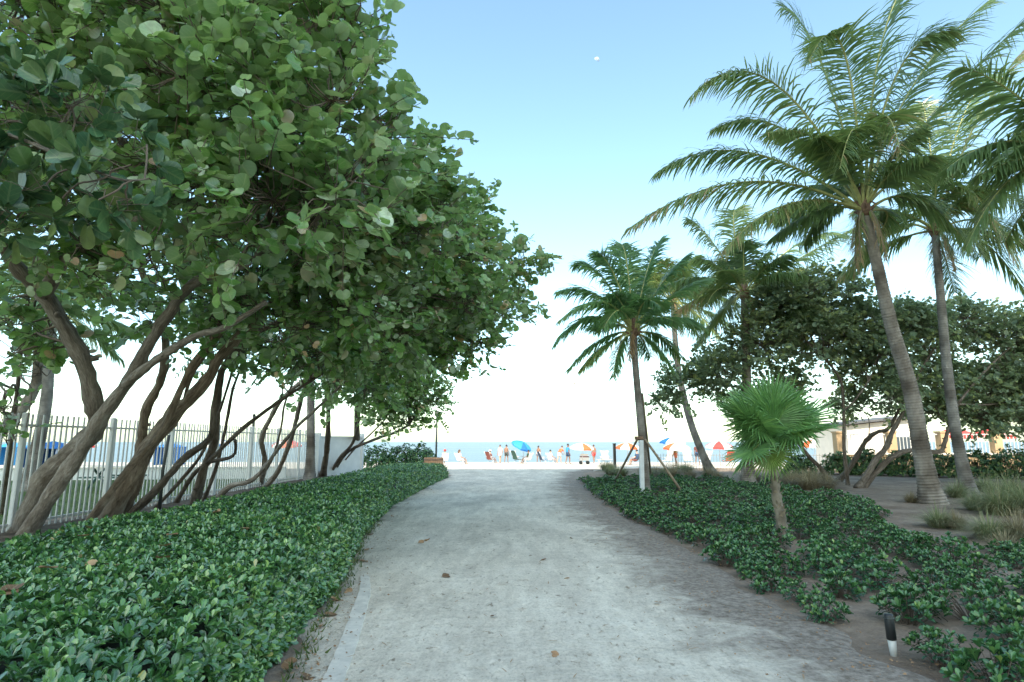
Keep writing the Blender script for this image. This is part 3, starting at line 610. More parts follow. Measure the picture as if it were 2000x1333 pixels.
# broad-leaved trees on the right
crown_tree('sea_grape_tree', 'dark round-crowned sea grape on the right behind the fan palm', 'tree', [
    SG([(1635, 943), (1655, 921), (1674, 890), (1692, 861), (1714, 844), (1736, 837), (1760, 790)], 21, 0.13, 0.06),
    SG([(1657, 950), (1652, 912), (1648, 868), (1648, 802), (1640, 740), (1600, 690)], 21.5, 0.085, 0.05),
    SG([(1619, 943), (1604, 916), (1578, 890), (1540, 840), (1480, 770), (1400, 750)], 22.5, 0.11, 0.05),
    S([(1648, 802), (1668, 784), (1700, 740)], 21, 21, 0.05, 0.03)],
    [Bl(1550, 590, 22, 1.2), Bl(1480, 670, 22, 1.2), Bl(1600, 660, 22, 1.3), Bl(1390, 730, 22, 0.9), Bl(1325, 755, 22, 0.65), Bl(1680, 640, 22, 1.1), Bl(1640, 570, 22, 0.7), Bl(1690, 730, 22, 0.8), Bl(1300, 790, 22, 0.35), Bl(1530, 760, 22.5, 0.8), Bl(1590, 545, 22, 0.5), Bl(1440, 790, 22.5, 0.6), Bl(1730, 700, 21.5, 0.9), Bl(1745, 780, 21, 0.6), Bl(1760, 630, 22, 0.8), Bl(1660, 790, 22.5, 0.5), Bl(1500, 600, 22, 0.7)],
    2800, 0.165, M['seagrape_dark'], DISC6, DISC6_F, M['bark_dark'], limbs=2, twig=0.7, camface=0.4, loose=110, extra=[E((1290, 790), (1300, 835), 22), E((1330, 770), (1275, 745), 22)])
crown_tree('sea_grape_tree', 'broad dark sea grape at the right edge behind the tall palms', 'tree', [
    SG([(1674, 956), (1692, 930), (1710, 899), (1732, 872), (1743, 844), (1754, 824), (1775, 780)], 21, 0.14, 0.07),
    SG([(1684, 955), (1701, 934), (1723, 910), (1749, 890), (1780, 880), (1833, 883), (1844, 868), (1852, 840), (1870, 790)], 21, 0.13, 0.06), S([(1870, 790), (1910, 740), (1960, 690), (2010, 650)], 21, 23, 0.06, 0.03), S([(1775, 780), (1800, 720), (1840, 660)], 21, 22.5, 0.07, 0.03), S([(1870, 790), (1940, 790), (2040, 770)], 21, 23, 0.05, 0.025)],
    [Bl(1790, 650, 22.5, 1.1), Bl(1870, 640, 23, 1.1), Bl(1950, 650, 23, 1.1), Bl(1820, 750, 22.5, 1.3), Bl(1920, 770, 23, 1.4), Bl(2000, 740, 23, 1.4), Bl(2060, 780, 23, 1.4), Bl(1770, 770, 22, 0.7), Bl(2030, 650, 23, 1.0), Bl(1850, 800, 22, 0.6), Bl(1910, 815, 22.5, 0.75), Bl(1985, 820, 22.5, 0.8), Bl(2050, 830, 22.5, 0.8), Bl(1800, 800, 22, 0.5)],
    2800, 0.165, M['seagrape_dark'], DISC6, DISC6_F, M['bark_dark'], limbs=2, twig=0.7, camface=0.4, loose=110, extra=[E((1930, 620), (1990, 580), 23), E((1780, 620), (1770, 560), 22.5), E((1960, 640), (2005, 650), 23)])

# ------------------------------------------------------------------ coconut palms
def frond_arrays(a, c, b, nl=46, lmax=0.62, droop=0.55, width=0.046, dry=0.0, start=0.16, side_hint=None):
    """leaflets along the quadratic curve a-c-b"""
    a, c, b = (np.array(v, float) for v in (a, c, b)); V = []; F = []; LC = []
    base_r = rng.uniform(0.1, 0.6)
    for sgn in (-1, 1):
        for k in range(nl):
            t = start + (1 - start) * (k + rng.uniform(0, 0.7)) / nl; t = min(t, 0.998)
            p = (1 - t) ** 2 * a + 2 * t * (1 - t) * c + t * t * b
            tg = 2 * (1 - t) * (c - a) + 2 * t * (b - c); tg /= np.linalg.norm(tg) + 1e-9
            sd_ = np.cross(tg, [0, 0, 1.0]); nn = np.linalg.norm(sd_); sd_ = sd_ / nn if nn > 0.15 else np.array(side_hint if side_hint is not None else (1, 0, 0), float)
            upv = np.cross(sd_, tg)
            L = lmax * (0.45 + 0.55 * math.sin(min(1, (t - start) / 0.35) * 1.57)) * (1 - 0.62 * max(0, (t - 0.5) / 0.5) ** 1.4) * rng.uniform(0.8, 1.1)
            if rng.random() < 0.05: L *= rng.uniform(0.2, 0.6)
            d = sd_ * sgn * 0.80 + tg * (0.45 + 0.5 * t) + upv * rng.uniform(0.05, 0.28) + rng.normal(size=3) * 0.12; d /= np.linalg.norm(d)
            dr = droop * rng.uniform(0.6, 1.9); q = p.copy(); dd = d.copy(); pts = [q.copy()]
            for s_ in range(4):
                dd = dd + np.array([0, 0, -dr * 0.42]); dd /= np.linalg.norm(dd); q = q + dd * L / 4; pts.append(q.copy())
            wv = np.cross(dd, sd_ * sgn + upv * 0.4 + 1e-3); wv = upv * 0.3 + tg * 0.9; wv /= np.linalg.norm(wv)
            o = len(V); r_ = float(np.clip(base_r + rng.normal() * 0.13 + dry + rng.random() * 1.1 * max(0, t - 0.72), 0, 1))
            for s_, wd in enumerate((0.55, 1.0, 0.85, 0.5, 0.06)):
                V += [pts[s_] - wv * width * 0.5 * wd, pts[s_] + wv * width * 0.5 * wd]; rr = min(1, r_ + (0.25 if s_ == 4 and rng.random() < 0.4 else 0)); LC += [(-1, s_ / 4, rr), (1, s_ / 4, rr)]
            for s_ in range(4): F.append((o + 2 * s_, o + 2 * s_ + 1, o + 2 * s_ + 3, o + 2 * s_ + 2))
    return V, F, LC
def frond(root, a, c, b, mat, rmat, nl=46, lmax=0.62, droop=0.55, dry=0.0, r0=0.046, width=0.036, label=None):
    V, F, LC = frond_arrays(a, c, b, int(nl * 1.6), lmax * 1.55, droop, 0.056, dry, 0.20)
    mb = MB(); mb.add(V, F, 0, False, LC)
    pp = []
    for k in range(13):
        t = k / 12; pp.append(Vector(a) * (1 - t) ** 2 + Vector(c) * (2 * t * (1 - t)) + Vector(b) * (t * t))
    mb.tube(pp, [r0 * (1 - 0.9 * (k / 12) ** 0.8) + 0.003 for k in range(13)], 5, 1, False)
    o = mb.build('frond', [mat, rmat], root)
    if label: o['label'] = label
def palm(label, trunk, r0, r1, mat, explicit=(), rand=14, L=2.8, lmax=0.62, seed=1, tmat=None, group=None, flare=1.7, crown=None, nl=46, droop=0.55, ring=0.075, dead=2, rmat=None, stalks=2, el_lo=-25):
    st = random.Random(seed); b0 = Vector(trunk[0])
    t = thing('coconut_palm', (b0.x, b0.y, ground_z(b0.x, b0.y) if b0.y < 36 else 0), label, 'palm', group)
    sm = smooth_path(trunk, 24); pts = [sm[0]]; acc = 0; out = [sm[0]]
    total = sum((sm[i_ + 1] - sm[i_]).length for i_ in range(len(sm) - 1)); nr = int(total / ring * 4)
    cum = [0]
    for i_ in range(len(sm) - 1): cum.append(cum[-1] + (sm[i_ + 1] - sm[i_]).length)
    rs = []; ps = []
    X = [np.interp(np.linspace(0, total, nr), cum, [p[k] for p in sm]) for k in range(3)]
    ph = 0
    for i_ in range(nr):
        f = i_ / (nr - 1); ps.append(Vector((X[0][i_], X[1][i_], X[2][i_])))
        if i_ % 4 == 0: ph = st.uniform(-0.02, 0.025)
        r_ = (r1 + (r0 - r1) * (1 - f) ** 0.8) * (1 + (flare - 1) * math.exp(-f * total / 0.45))
        rs.append(r_ * (1 + (0.045, 0.01, -0.012, -0.03)[i_ % 4] + ph))
    mb = MB(); mb.tube(ps, rs, 14, 0, True, 0.012); mb.build('trunk', tmat or M['ptrunk'], t)
    C = Vector(crown or trunk[-1]); up = (ps[-1] - ps[-6]).normalized()
    # boots: stubs of old leaf bases round the crown shaft
    mb = MB(); mb.tube([C - up * 0.22, C - up * 0.05, C + up * 0.12, C + up * 0.35, C + up * 0.6], [r1 * 1.05, r1 * 1.55, r1 * 1.5, r1 * 0.95, r1 * 0.3], 10, 0, True, 0.18)
    for k in range(9):
        a = k * 2.4; d = Vector((math.cos(a), math.sin(a), 0.5 + 0.5 * st.random())).normalized(); s0 = C + d * r1 * 0.9 - up * st.uniform(0, 0.2); mb.tube([s0, s0 + d * st.uniform(0.12, 0.3)], [0.05, 0.03], 5)
    mb.build('crownshaft', M['boot'], t)
    for e in explicit:
        a0 = C + (Vector(e[1]) - C).normalized() * r1 * 0.9; frond(t, a0, e[0], e[1], e[2] if len(e) > 2 and e[2] else mat, rmat or M['rachis'], nl, e[4] if len(e) > 4 else lmax, droop, e[3] if len(e) > 3 else st.uniform(0, 0.2))
    for k in range(rand):
        az = k * 2.399963 + st.uniform(-0.3, 0.3) + seed; f = (k + 0.5) / rand; el = R(82 - (82 - el_lo) * f + st.uniform(-8, 8)); l = L * st.uniform(0.85, 1.1) * (0.75 + 0.25 * math.sin(f * 3.1))
        h = Vector((math.cos(az), math.sin(az), 0)); d = h * math.cos(el) + Vector((0, 0, math.sin(el)))
        c = C + d * l * 0.55; dn = 0.18 + 0.30 * f
        b = C + d * l * 0.92 + h * l * 0.12 + Vector((0, 0, -l * dn))
        frond(t, C + d * r1, c, b, mat, rmat or M['rachis'], nl, lmax, droop, st.choice((0, 0, 0.1, 0.25)))
    for k in range(dead):
        az = st.uniform(0, 6.28); h = Vector((math.cos(az), math.sin(az), 0)); frond(t, C, C + h * 0.35 - Vector((0, 0, 0.1)), C + h * 0.4 - Vector((0, 0, L * 0.5)), M['frond'], M['rachis_old'], 22, lmax * 0.6, 1.2, 0.6, label='brown dead frond hanging down')
    for k in range(stalks):
        az = st.uniform(0, 6.28); h = Vector((math.cos(az), math.sin(az), 0)); mb = MB()
        for q in range(5):
            hh = (h + Vector((st.uniform(-.4, .4), st.uniform(-.4, .4), 0))).normalized(); mb.tube([C, C + hh * 0.18 + Vector((0, 0, 0.16)), C + hh * 0.36 + Vector((0, 0, st.uniform(-0.1, 0.1)))], [0.016, 0.010, 0.004], 4)
        mb.build('flower_stalk', M['nut'], t)
    return t
def X(c, b, d, db=0.0, mat=None, dry=0.05, lm=None):
    r_ = [P(*c, d + db * 0.5), P(*b, d + db), mat, dry]
    if lm: r_.append(lm)
    return tuple(r_)
def base_of(px, py): 
    g_ = G(px, py); g_.z = ground_z(g_.x, g_.y) - 0.02; return g_
PG = 'coconut palms on the right of the path'
# the tall palm with the brown-collared crown
g4 = base_of(1822, 987); d4 = g4.y
palm('tallest coconut palm, curved ringed trunk leaning left over the fan palm', [g4, P(1800, 880, d4), P(1778, 760, d4 - 0.1), P(1742, 640, d4 - 0.2), P(1716, 530, d4 - 0.4), P(1688, 408, d4 - 0.6)], 0.215, 0.115, M['frond'],
     [X((1450, 285), (1226, 448), d4 - .6, -0.6, None, 0.15, 0.75), X((1440, 225), (1282, 338), d4 - .6, 0.6, None, 0.1, 0.7), X((1520, 175), (1392, 255), d4 - .6, 1.2, None, 0.05, 0.6), X((1500, 30), (1350, 188), d4 - .6, -1.0, None, 0.0, 0.8), X((1530, 350), (1415, 490), d4 - .6, -1.4, None, 0.35, 0.7),
      X((1600, 40), (1530, 15), d4 - .6, 1.0, None, 0.05, 0.8), X((1660, -60), (1580, 120), d4 - .6, -1.6, None, 0.2, 0.8), X((1700, 0), (1800, -60), d4 - .6, 0.5, None, 0.1, 0.8), X((1750, 130), (1960, -20), d4 - .6, 0.8, None, 0.1, 0.85), X((1790, 240), (2010, 30), d4 - .6, -1.2, None, 0.3, 0.9),
      X((1790, 330), (1890, 480), d4 - .6, -0.6, None, 0.1, 0.7), X((1680, 150), (1640, 330), d4 - .6, -2.0, None, 0.35, 0.75), X((1720, 120), (1760, 300), d4 - .6, -1.8, None, 0.3, 0.8), X((1800, 380), (1640, 545), d4 - .6, 1.2, None, 0.1, 0.6), X((1600, 380), (1570, 480), d4 - .6, 1.5, None, 0.1, 0.6),
      X((1730, 60), (1860, 60), d4 - .6, -1.6, None, 0.2, 0.85), X((1620, 230), (1500, 260), d4 - .6, -1.8, None, 0.2, 0.7)],
     rand=9, L=3.1, lmax=0.75, seed=3, group=PG, dead=3, nl=60, el_lo=10)
g5 = base_of(1893, 968); d5 = g5.y
palm('slimmer coconut palm at the right edge, standing behind the tallest one', [g5, P(1868, 850, d5), P(1850, 720, d5), P(1838, 590, d5), P(1826, 450, d5)], 0.165, 0.10, M['frond'],
     [X((1920, 430), (2005, 575), d5, -0.5, None, 0.1, 0.75), X((1930, 340), (2060, 420), d5, 0.5, None, 0.1, 0.75), X((1930, 280), (2060, 260), d5, -0.8, None, 0.15, 0.8), X((1900, 200), (2010, 90), d5, -1.0, None, 0.3, 0.9), X((1740, 400), (1640, 540), d5, 0.8, None, 0.1, 0.7), X((1860, 220), (1930, 150), d5, 1.2, None, 0.2, 0.8),
      X((1760, 280), (1700, 330), d5, 1.0, None, 0.05, 0.7), X((1900, 330), (1990, 520), d5, -1.5, None, 0.25, 0.8), X((1820, 250), (1800, 200), d5, 1.4, None, 0.1, 0.8), X((1930, 390), (2040, 500), d5, 1.0, None, 0.1, 0.7), X((1870, 300), (1930, 420), d5, -1.6, None, 0.2, 0.7)],
     rand=11, L=3.0, lmax=0.75, seed=8, group=PG, tmat=M['ptrunk_grey'], nl=52, dead=2)
# a dark crown reaching in from a palm beyond the right edge
palm('coconut palm beyond the right edge, its dark fronds reaching into the picture', [Vector((13.2, 12.2, 0)), Vector((13.0, 12.2, 3)), Vector((12.6, 12.1, 6.0)), Vector((12.4, 12.0, 7.6))], 0.2, 0.11, M['frond'],
     [(Vector((11.0, 12.0, 8.7)), P(1850, 330, 12.0), None, 0.1, 0.8), (Vector((10.9, 12.0, 8.0)), P(1890, 480, 12.2), None, 0.2, 0.8), (Vector((11.2, 11.7, 9.2)), P(1880, 130, 11.8), None, 0.1, 0.85)], rand=12, L=2.7, seed=5, group=PG, dead=1)
# staked young palm
g1 = base_of(1262, 966); d1 = g1.y
palm('young green coconut palm propped by wooden stakes beside the path', [g1, P(1256, 880, d1), P(1247, 780, d1), P(1240, 700, d1), P(1238, 648, d1)], 0.13, 0.095, M['frond_green'],
     [X((1150, 580), (1084, 672), d1, -0.3), X((1165, 545), (1092, 570), d1, 0.4), X((1170, 500), (1124, 518), d1, 0.6), X((1190, 545), (1095, 625), d1, -0.8), X((1200, 510), (1168, 494), d1, -0.5), X((1225, 490), (1215, 478), d1, 0.8), X((1265, 500), (1290, 470), d1, 0.3), X((1290, 540), (1345, 500), d1, -0.3), X((1300, 570), (1385, 545), d1, 0.2),
      X((1310, 600), (1375, 640), d1, -0.6), X((1180, 640), (1110, 722), d1, -0.2, None, 0.1, 0.5), X((1270, 655), (1312, 718), d1, -0.3, None, 0.1, 0.5), X((1205, 660), (1198, 738), d1, -0.6, None, 0.1, 0.5), X((1250, 560), (1290, 600), d1, -1.4), X((1215, 570), (1180, 640), d1, -1.3), X((1240, 540), (1250, 580), d1, 1.5), X((1290, 640), (1330, 700), d1, 0.8, None, 0.3, 0.5)],
     rand=6, lmax=0.60, seed=4, group=PG, flare=1.3, tmat=M['ptrunk_grey'], nl=50, droop=0.45, dead=1, L=2.0)
g2 = P(1388, 921, 30.0); g2 = G(1388, 926); d2 = g2.y
palm('coconut palm with bent slender trunk behind the staked palm', [Vector((g2.x, d2, ground_z(g2.x, d2))), P(1352, 835, d2), P(1330, 750, d2), P(1320, 680, d2), P(1314, 590, d2)], 0.19, 0.12, M['frond'], rand=26, L=3.8, lmax=0.85, seed=2, group=PG, tmat=M['ptrunk_grey'], nl=44)
g3 = base_of(1462, 950); d3 = g3.y
palm('coconut palm with reddish crown rising directly behind the fan palm', [g3, P(1459, 850, d3), P(1458, 720, d3), P(1456, 640, d3), P(1454, 575, d3)], 0.2, 0.13, M['frond'],
     [X((1370, 520), (1330, 560), d3, -0.8, None, 0.1, 0.7), X((1380, 440), (1345, 430), d3, 0.4, None, 0.1, 0.7), X((1420, 400), (1440, 410), d3, 0.8), X((1560, 440), (1650, 460), d3, 0.5, None, 0.1, 0.7), X((1540, 540), (1610, 640), d3, -1.0, None, 0.1, 0.7), X((1560, 500), (1700, 430), d3, 0.0, None, 0.1, 0.75), X((1530, 620), (1625, 630), d3, -0.8, None, 0.15, 0.6), X((1400, 540), (1380, 600), d3, -1.5), X((1350, 500), (1240, 600), d3, -1, None, 0.1, 0.7)], rand=18, L=2.9, lmax=0.72, seed=6, group=PG, nl=48)
# palms beyond the fence on the left
LG = 'coconut palms beyond the white fence'
palm('pale coconut palm beyond the fence, between the first two leaning trunks', [Vector((-15.2, 19, 0.06)), P(88, 800, 19), P(96, 700, 19), P(104, 610, 19)], 0.2, 0.12, M['frond'], rand=15, L=3.0, lmax=0.7, seed=11, group=LG, tmat=M['ptrunk_grey'], nl=36)
palm('leaning coconut palm beyond the fence at the left edge', [Vector((-18.5, 19.5, 0.06)), P(50, 790, 20), P(75, 690, 20), P(70, 600, 20)], 0.2, 0.12, M['frond'], rand=13, L=2.9, lmax=0.7, seed=13, group=LG, tmat=M['ptrunk'], nl=36)
palm('grey palm trunk beside the white wall panel at the far end of the fence', [Vector((P(607, 900, 24).x, 24, 0.05)), P(607, 850, 24), P(607, 750, 24), P(606, 660, 24)], 0.17, 0.13, M['frond'], rand=9, L=2.2, seed=14, group=LG, tmat=M['ptrunk_grey'], nl=30)

# ------------------------------------------------------------------ fan palm in the bed
gt = base_of(1531, 1064); dt = gt.y
t = thing('fan_palm', gt, 'small fan palm with round pleated leaves standing in the ground cover', 'palm')
mb = MB(); pts = smooth_path([gt, P(1524, 1010, dt), P(1516, 960, dt), P(1512, 915, dt), P(1510, 880, dt)], 10)
mb.tube(pts, [0.092 - 0.052 * (k / 40) + 0.006 * math.sin(k * 2.1) + (0.012 if k in (17, 18, 22, 23) else 0) for k in range(41)], 14, 0, True, 0.10); mb.build('trunk', M['tthatch'], t)
mb = MB()
for k in range(60):   # torn fibre sheaths and leaf-base stubs
    f = random.uniform(0.25, 1); p = pts[int(f * 40)]; a = random.uniform(0, 6.28); d = Vector((math.cos(a), math.sin(a), random.uniform(0.5, 2.0))).normalized()
    w = Vector((-math.sin(a), math.cos(a), 0)) * random.uniform(0.02, 0.04); q = p + d * random.uniform(0.08, 0.2); o = p + Vector((math.cos(a), math.sin(a), 0)) * (0.075 - 0.04 * f); q = o + d * random.uniform(0.05, 0.13)
    mb.add([o - w, o + w, q + w * 0.4, q - w * 0.4], [(0, 1, 2, 3)])
mb.build('leaf_sheaths', M['fibre'], t)['kind'] = 'stuff'
HUB = P(1509, 852, dt)
def fan_leaf(d, pet, rad, mat, nseg=40, spread=R(330), cup=0.25, pale=0.0):
    d = Vector(d).normalized(); hub = HUB + d * pet + Vector((0, 0, -0.10 * pet))
    side = d.cross(Vector((0, 0, 1))); side = side.normalized() if side.length > 0.1 else Vector((1, 0, 0)); nz = side.cross(d).normalized()
    nz = (nz + Vector((random.gauss(0, .15), random.gauss(0, .15), random.gauss(0, .15)))).normalized(); side = (side - nz * side.dot(nz)).normalized(); d2 = nz.cross(side)
    if d2.dot(d) < 0: d2 = -d2
    V = []; F = []; LC = []
    for k in range(nseg):
        a = -spread / 2 + spread * (k + 0.5) / nseg; da = spread / nseg * 0.5; L = rad * (0.78 + 0.22 * math.cos(a / 2)) * random.uniform(0.92, 1.06); o = len(V); r_ = min(1, max(0, random.gauss(0.45, 0.15) + pale))
        for f, w in ((0.03, 1.0), (0.55, 1.0), (0.80, 0.6), (1.0, 0.08)):
            dr = (d2 * math.cos(a) + side * math.sin(a)); r0 = L * f
            wid = (L * 0.55 if f > 0.55 else L * f) * math.tan(da) * w
            tv = (-d2 * math.sin(a) + side * math.cos(a)); sag = -0.55 * L * max(0, f - 0.5) ** 2 * random.uniform(0.3, 1.6)
            c = hub + dr * r0 + nz * (cup * L * f * f * 0.5) + Vector((0, 0, sag))
            V += [c - tv * wid, c + nz * (0.018 * f * (1 if f < 0.9 else 0)), c + tv * wid]; LC += [(-1, f, r_), (0, f, r_ * 0.8), (1, f, r_)]
        for s_ in range(3):
            b_ = o + 3 * s_; F += [(b_, b_ + 1, b_ + 4, b_ + 3), (b_ + 1, b_ + 2, b_ + 5, b_ + 4)]
    mb = MB(); mb.add(V, F, 0, False, LC); mb.tube([HUB - Vector((0, 0, 0.12)), HUB + d * pet * 0.5 + Vector((0, 0, 0.02)), hub], [0.012, 0.009, 0.007], 5, 1, False)
    mb.build('fan_leaf', [mat, M['rachis']], t)
fan_leaf((0, -0.30, 0.95), 0.10, 0.74, M['fan'], nseg=56, spread=R(345), cup=0.05)
for az, el, pet, rad in ((-8, 34, 0.36, 0.70), (188, 34, 0.36, 0.70), (35, 55, 0.34, 0.70), (145, 55, 0.34, 0.70), (90, 70, 0.34, 0.72), (75, 35, 0.36, 0.70), (115, 35, 0.36, 0.70), (-62, 70, 0.30, 0.62), (-120, 72, 0.30, 0.62), (-22, 8, 0.38, 0.58), (90, 84, 0.42, 0.62)):
    fan_leaf((math.cos(R(az)) * math.cos(R(el)), math.sin(R(az)) * math.cos(R(el)), math.sin(R(el))), pet, rad * 1.18, M['fan'], nseg=54)
fan_leaf((-0.75, -0.25, -0.35), 0.45, 0.50, M['fan']); fan_leaf((-0.30, -0.35, -0.55), 0.32, 0.46, M['fan_pale'], pale=0.1); fan_leaf((-0.55, 0.3, -0.5), 0.4, 0.45, M['fan'])

# ------------------------------------------------------------------ stakes round the young palm
def stake(label, a, b, w, mat, grp='stakes propping the young palm'):
    mb = MB(); mb.tube([a, (a * 0.5 + b * 0.5) + Vector((0.006, 0, 0)), b], [w, w * 0.98, w * 0.95], 8, 0, True, 0.04); tag(mb.build('support_stake', mat, None, a), label, 'stake', grp)
tp = P(1250, 858, d1)
stake('left wooden stake slanting up to the young palm from the path side', base_of(1195, 950), tp + Vector((-0.10, -0.10, 0)), 0.040, M['wood'])
stake('right wooden stake slanting up to the young palm from the bed', base_of(1336, 968), tp + Vector((0.13, -0.10, 0)), 0.040, M['wood'])
gb = G(1272, 940); stake('rear greenish stake leaning against the back of the young palm', Vector((gb.x, gb.y, 0)), P(1254, 770, d1 + 0.25), 0.045, M['wood'])
mb = MB(); a = base_of(1255, 979); b = P(1252, 862, a.y); mb.bar(a, b, 0.125, 0.11); mb.box(b + Vector((0, 0, 0.01)), (0.115, 0.1, 0.03)); tag(mb.build('support_post', M['post_white'], None, a), 'white square post standing in front of the young palm trunk', 'post')
mb = MB(); c = P(1249, 856, d1)
mb.lathe(c - Vector((0, 0, 0.05)), [(0.15, 0), (0.155, 0.03), (0.155, 0.07), (0.15, 0.10)], 14); tag(mb.build('tie_band', M['boot']), 'brown strap tying the stakes round the young palm trunk', 'strap')

# ------------------------------------------------------------------ clipped hedge
HW = -5.25
def hedge_left(y): return HW + 0.35 * np.clip((y - 20) / 8, 0, 1) * -1
def hedge_right(y): return edge_x(Ledge, y) - 0.02 - 0.17 * np.clip((7 - y) / 3, 0, 1)
YE = 27.5
def hedge_h(x, y):
    l, r_ = hedge_left(y), hedge_right(y); e = np.minimum(np.minimum(x - l, r_ - x), (YE - y) * 0.8); e = np.clip(e, 0, None)
    return (0.60 + 0.045 * vnoise(x, y, 2.2, 6) + 0.03 * vnoise(x, y, 0.8, 1)) * np.clip(1 - (1 - np.clip(e / 0.24, 0, 1)) ** 3, 0, 1) ** 0.5
t = thing('hedge', (-3.6, 12, 0), 'long low clipped hedge of glossy green leaves along the left of the path', 'hedge')
ysn = np.arange(1.2, YE + 0.01, 0.15); V = []; nu = 26
for y in ysn:
    l, r_ = float(hedge_left(y)) + 0.05, float(hedge_right(y)) - 0.05
    for k in range(nu + 1):
        u = 0.5 - 0.5 * math.cos(math.pi * k / nu); x = l + (r_ - l) * u; V.append((x, y, max(0.0, float(hedge_h(np.array(x), np.array(y))) - 0.075)))
i = np.arange(len(ysn) * (nu + 1)).reshape(len(ysn), nu + 1); F = np.stack([i[:-1, :-1], i[:-1, 1:], i[1:, 1:], i[1:, :-1]], -1).reshape(-1, 4)
m_core = simple('hedge_inside', (0.018, 0.022, 0.012), 0.9, 0.5, 25, 0, 0.6)  # near-black sheet just below the leaf surface, closing the gaps between leaves
link('dark_inner_core', np_mesh('dark_inner_core', V, F, m_core, org=ORG[t.name]), t)
def rosettes(n, ylo, yhi, k, size):
    y = rng.uniform(ylo, yhi, n); l, r_ = hedge_left(y), hedge_right(y); u = rng.random(n)
    edge = rng.random(n) < 0.30   # the face towards the path
    x = np.where(edge, r_ - 0.14 * rng.random(n) ** 1.5, l + (r_ - l) * u)
    h = hedge_h(x, y); z = np.where(edge, h * rng.random(n) ** 0.7, h)
    e = 0.04; gx = (hedge_h(x + e, y) - hedge_h(x - e, y)) / (2 * e); gy = (hedge_h(x, y + e) - hedge_h(x, y - e)) / (2 * e)
    N = norm(np.stack([-gx, -gy, np.ones(n)], 1)); N[edge] = norm(np.stack([np.ones(n), rng.normal(size=n) * 0.2 - 0.2, 0.6 * np.ones(n)], 1))[edge]
    N = norm(N + rng.normal(size=(n, 3)) * 0.28); c = np.stack([x, y, z], 1) + N * rng.uniform(-0.075, 0.035, n)[:, None]
    c = np.repeat(c, k, 0); N = np.repeat(N, k, 0); m_ = n * k
    ta = norm(np.cross(N, rnd_dirs(n)[np.repeat(np.arange(n), k)])); tb = np.cross(N, ta); ang = np.tile(np.arange(k) * 2.4, n) + rng.normal(size=m_) * 0.25
    out = ta * np.cos(ang)[:, None] + tb * np.sin(ang)[:, None]; lift = np.tile(np.linspace(0.15, 1.3, k), n) + rng.normal(size=m_) * 0.2
    Y = norm(out + N * lift[:, None]); Z = N * 0.9 - out * 0.55 + rng.normal(size=(m_, 3)) * 0.18; Z = N - out * 0.6 * lift[:, None] + rng.normal(size=(m_, 3)) * 0.2
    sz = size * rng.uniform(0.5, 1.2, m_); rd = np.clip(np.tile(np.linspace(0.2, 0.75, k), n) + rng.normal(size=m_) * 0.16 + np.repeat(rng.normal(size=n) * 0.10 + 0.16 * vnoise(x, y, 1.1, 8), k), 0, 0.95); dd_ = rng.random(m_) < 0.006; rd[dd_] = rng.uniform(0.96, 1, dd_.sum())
    return c, Y, Z, sz, rd
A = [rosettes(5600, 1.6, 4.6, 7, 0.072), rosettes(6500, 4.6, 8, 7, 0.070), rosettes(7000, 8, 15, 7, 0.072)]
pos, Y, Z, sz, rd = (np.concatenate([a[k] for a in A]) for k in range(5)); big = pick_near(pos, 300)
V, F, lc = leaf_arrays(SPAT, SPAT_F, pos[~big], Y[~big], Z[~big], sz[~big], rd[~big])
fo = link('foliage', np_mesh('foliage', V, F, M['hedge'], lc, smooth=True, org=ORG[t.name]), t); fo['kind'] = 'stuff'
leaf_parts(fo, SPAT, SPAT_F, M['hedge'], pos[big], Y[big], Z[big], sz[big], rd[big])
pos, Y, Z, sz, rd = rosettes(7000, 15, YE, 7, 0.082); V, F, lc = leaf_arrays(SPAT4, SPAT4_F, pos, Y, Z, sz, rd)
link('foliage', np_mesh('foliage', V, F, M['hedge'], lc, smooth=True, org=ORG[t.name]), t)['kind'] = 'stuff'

# ------------------------------------------------------------------ ground-cover plants on the right
def cover_mesh(seed, r=0.30, h=0.30, stems=40):
    rs = np.random.default_rng(seed); pos = []; Y = []; Z = []; sz = []; rd = []; mb = MB()
    for s_ in range(stems):
        a = rs.uniform(0, 6.28); q = rs.random() ** 0.6; tip = np.array([math.cos(a) * r * q, math.sin(a) * r * q, h * (1 - 0.55 * q * q) * rs.uniform(0.7, 1.1)]); N = norm(np.array([[math.cos(a) * q * 0.8, math.sin(a) * q * 0.8, 1.0]]))[0]
        mb.tube([Vector((tip[0] * 0.2, tip[1] * 0.2, -0.02)), Vector(tip * 0.6), Vector(tip)], [0.006, 0.004, 0.003], 3, 1, False)
        ta = np.cross(N, [0.3, 0.8, 0.1]); ta /= np.linalg.norm(ta); tb = np.cross(N, ta)
        for k in range(12):
            an = k * 2.4 + rs.normal() * 0.2; out = ta * math.cos(an) + tb * math.sin(an); down = (k > 7); p = tip - N * (rs.uniform(0.02, 0.10) if down else 0.0); lf = 0.1 + 0.14 * (11 - k) if not down else 0.0
            pos.append(p); Y.append(out + N * lf + rs.normal(size=3) * 0.1); Z.append(N - out * 0.5 * lf + rs.normal(size=3) * 0.2); sz.append(rs.uniform(0.045, 0.075)); rd.append(np.clip(0.75 - 0.06 * k + rs.normal() * 0.14, 0, 1))
    V, F, lc = leaf_arrays(SPAT, SPAT_F, np.array(pos), np.array(Y), np.array(Z), np.array(sz), np.array(rd)); mb.add(V, [tuple(f) for f in F], 0, True, lc)
    return mb.mesh('ground_cover', [M['cover'], M['twig']])
CV = [cover_mesh(s_, 0.25 + 0.02 * s_, 0.22 + 0.03 * (s_ % 3)) for s_ in range(6)]
upper = np.array([(1140, 928), (1300, 926), (1500, 958), (1690, 985), (1755, 1050), (1830, 1095), (1900, 1085), (2000, 1075), (2200, 1080)])
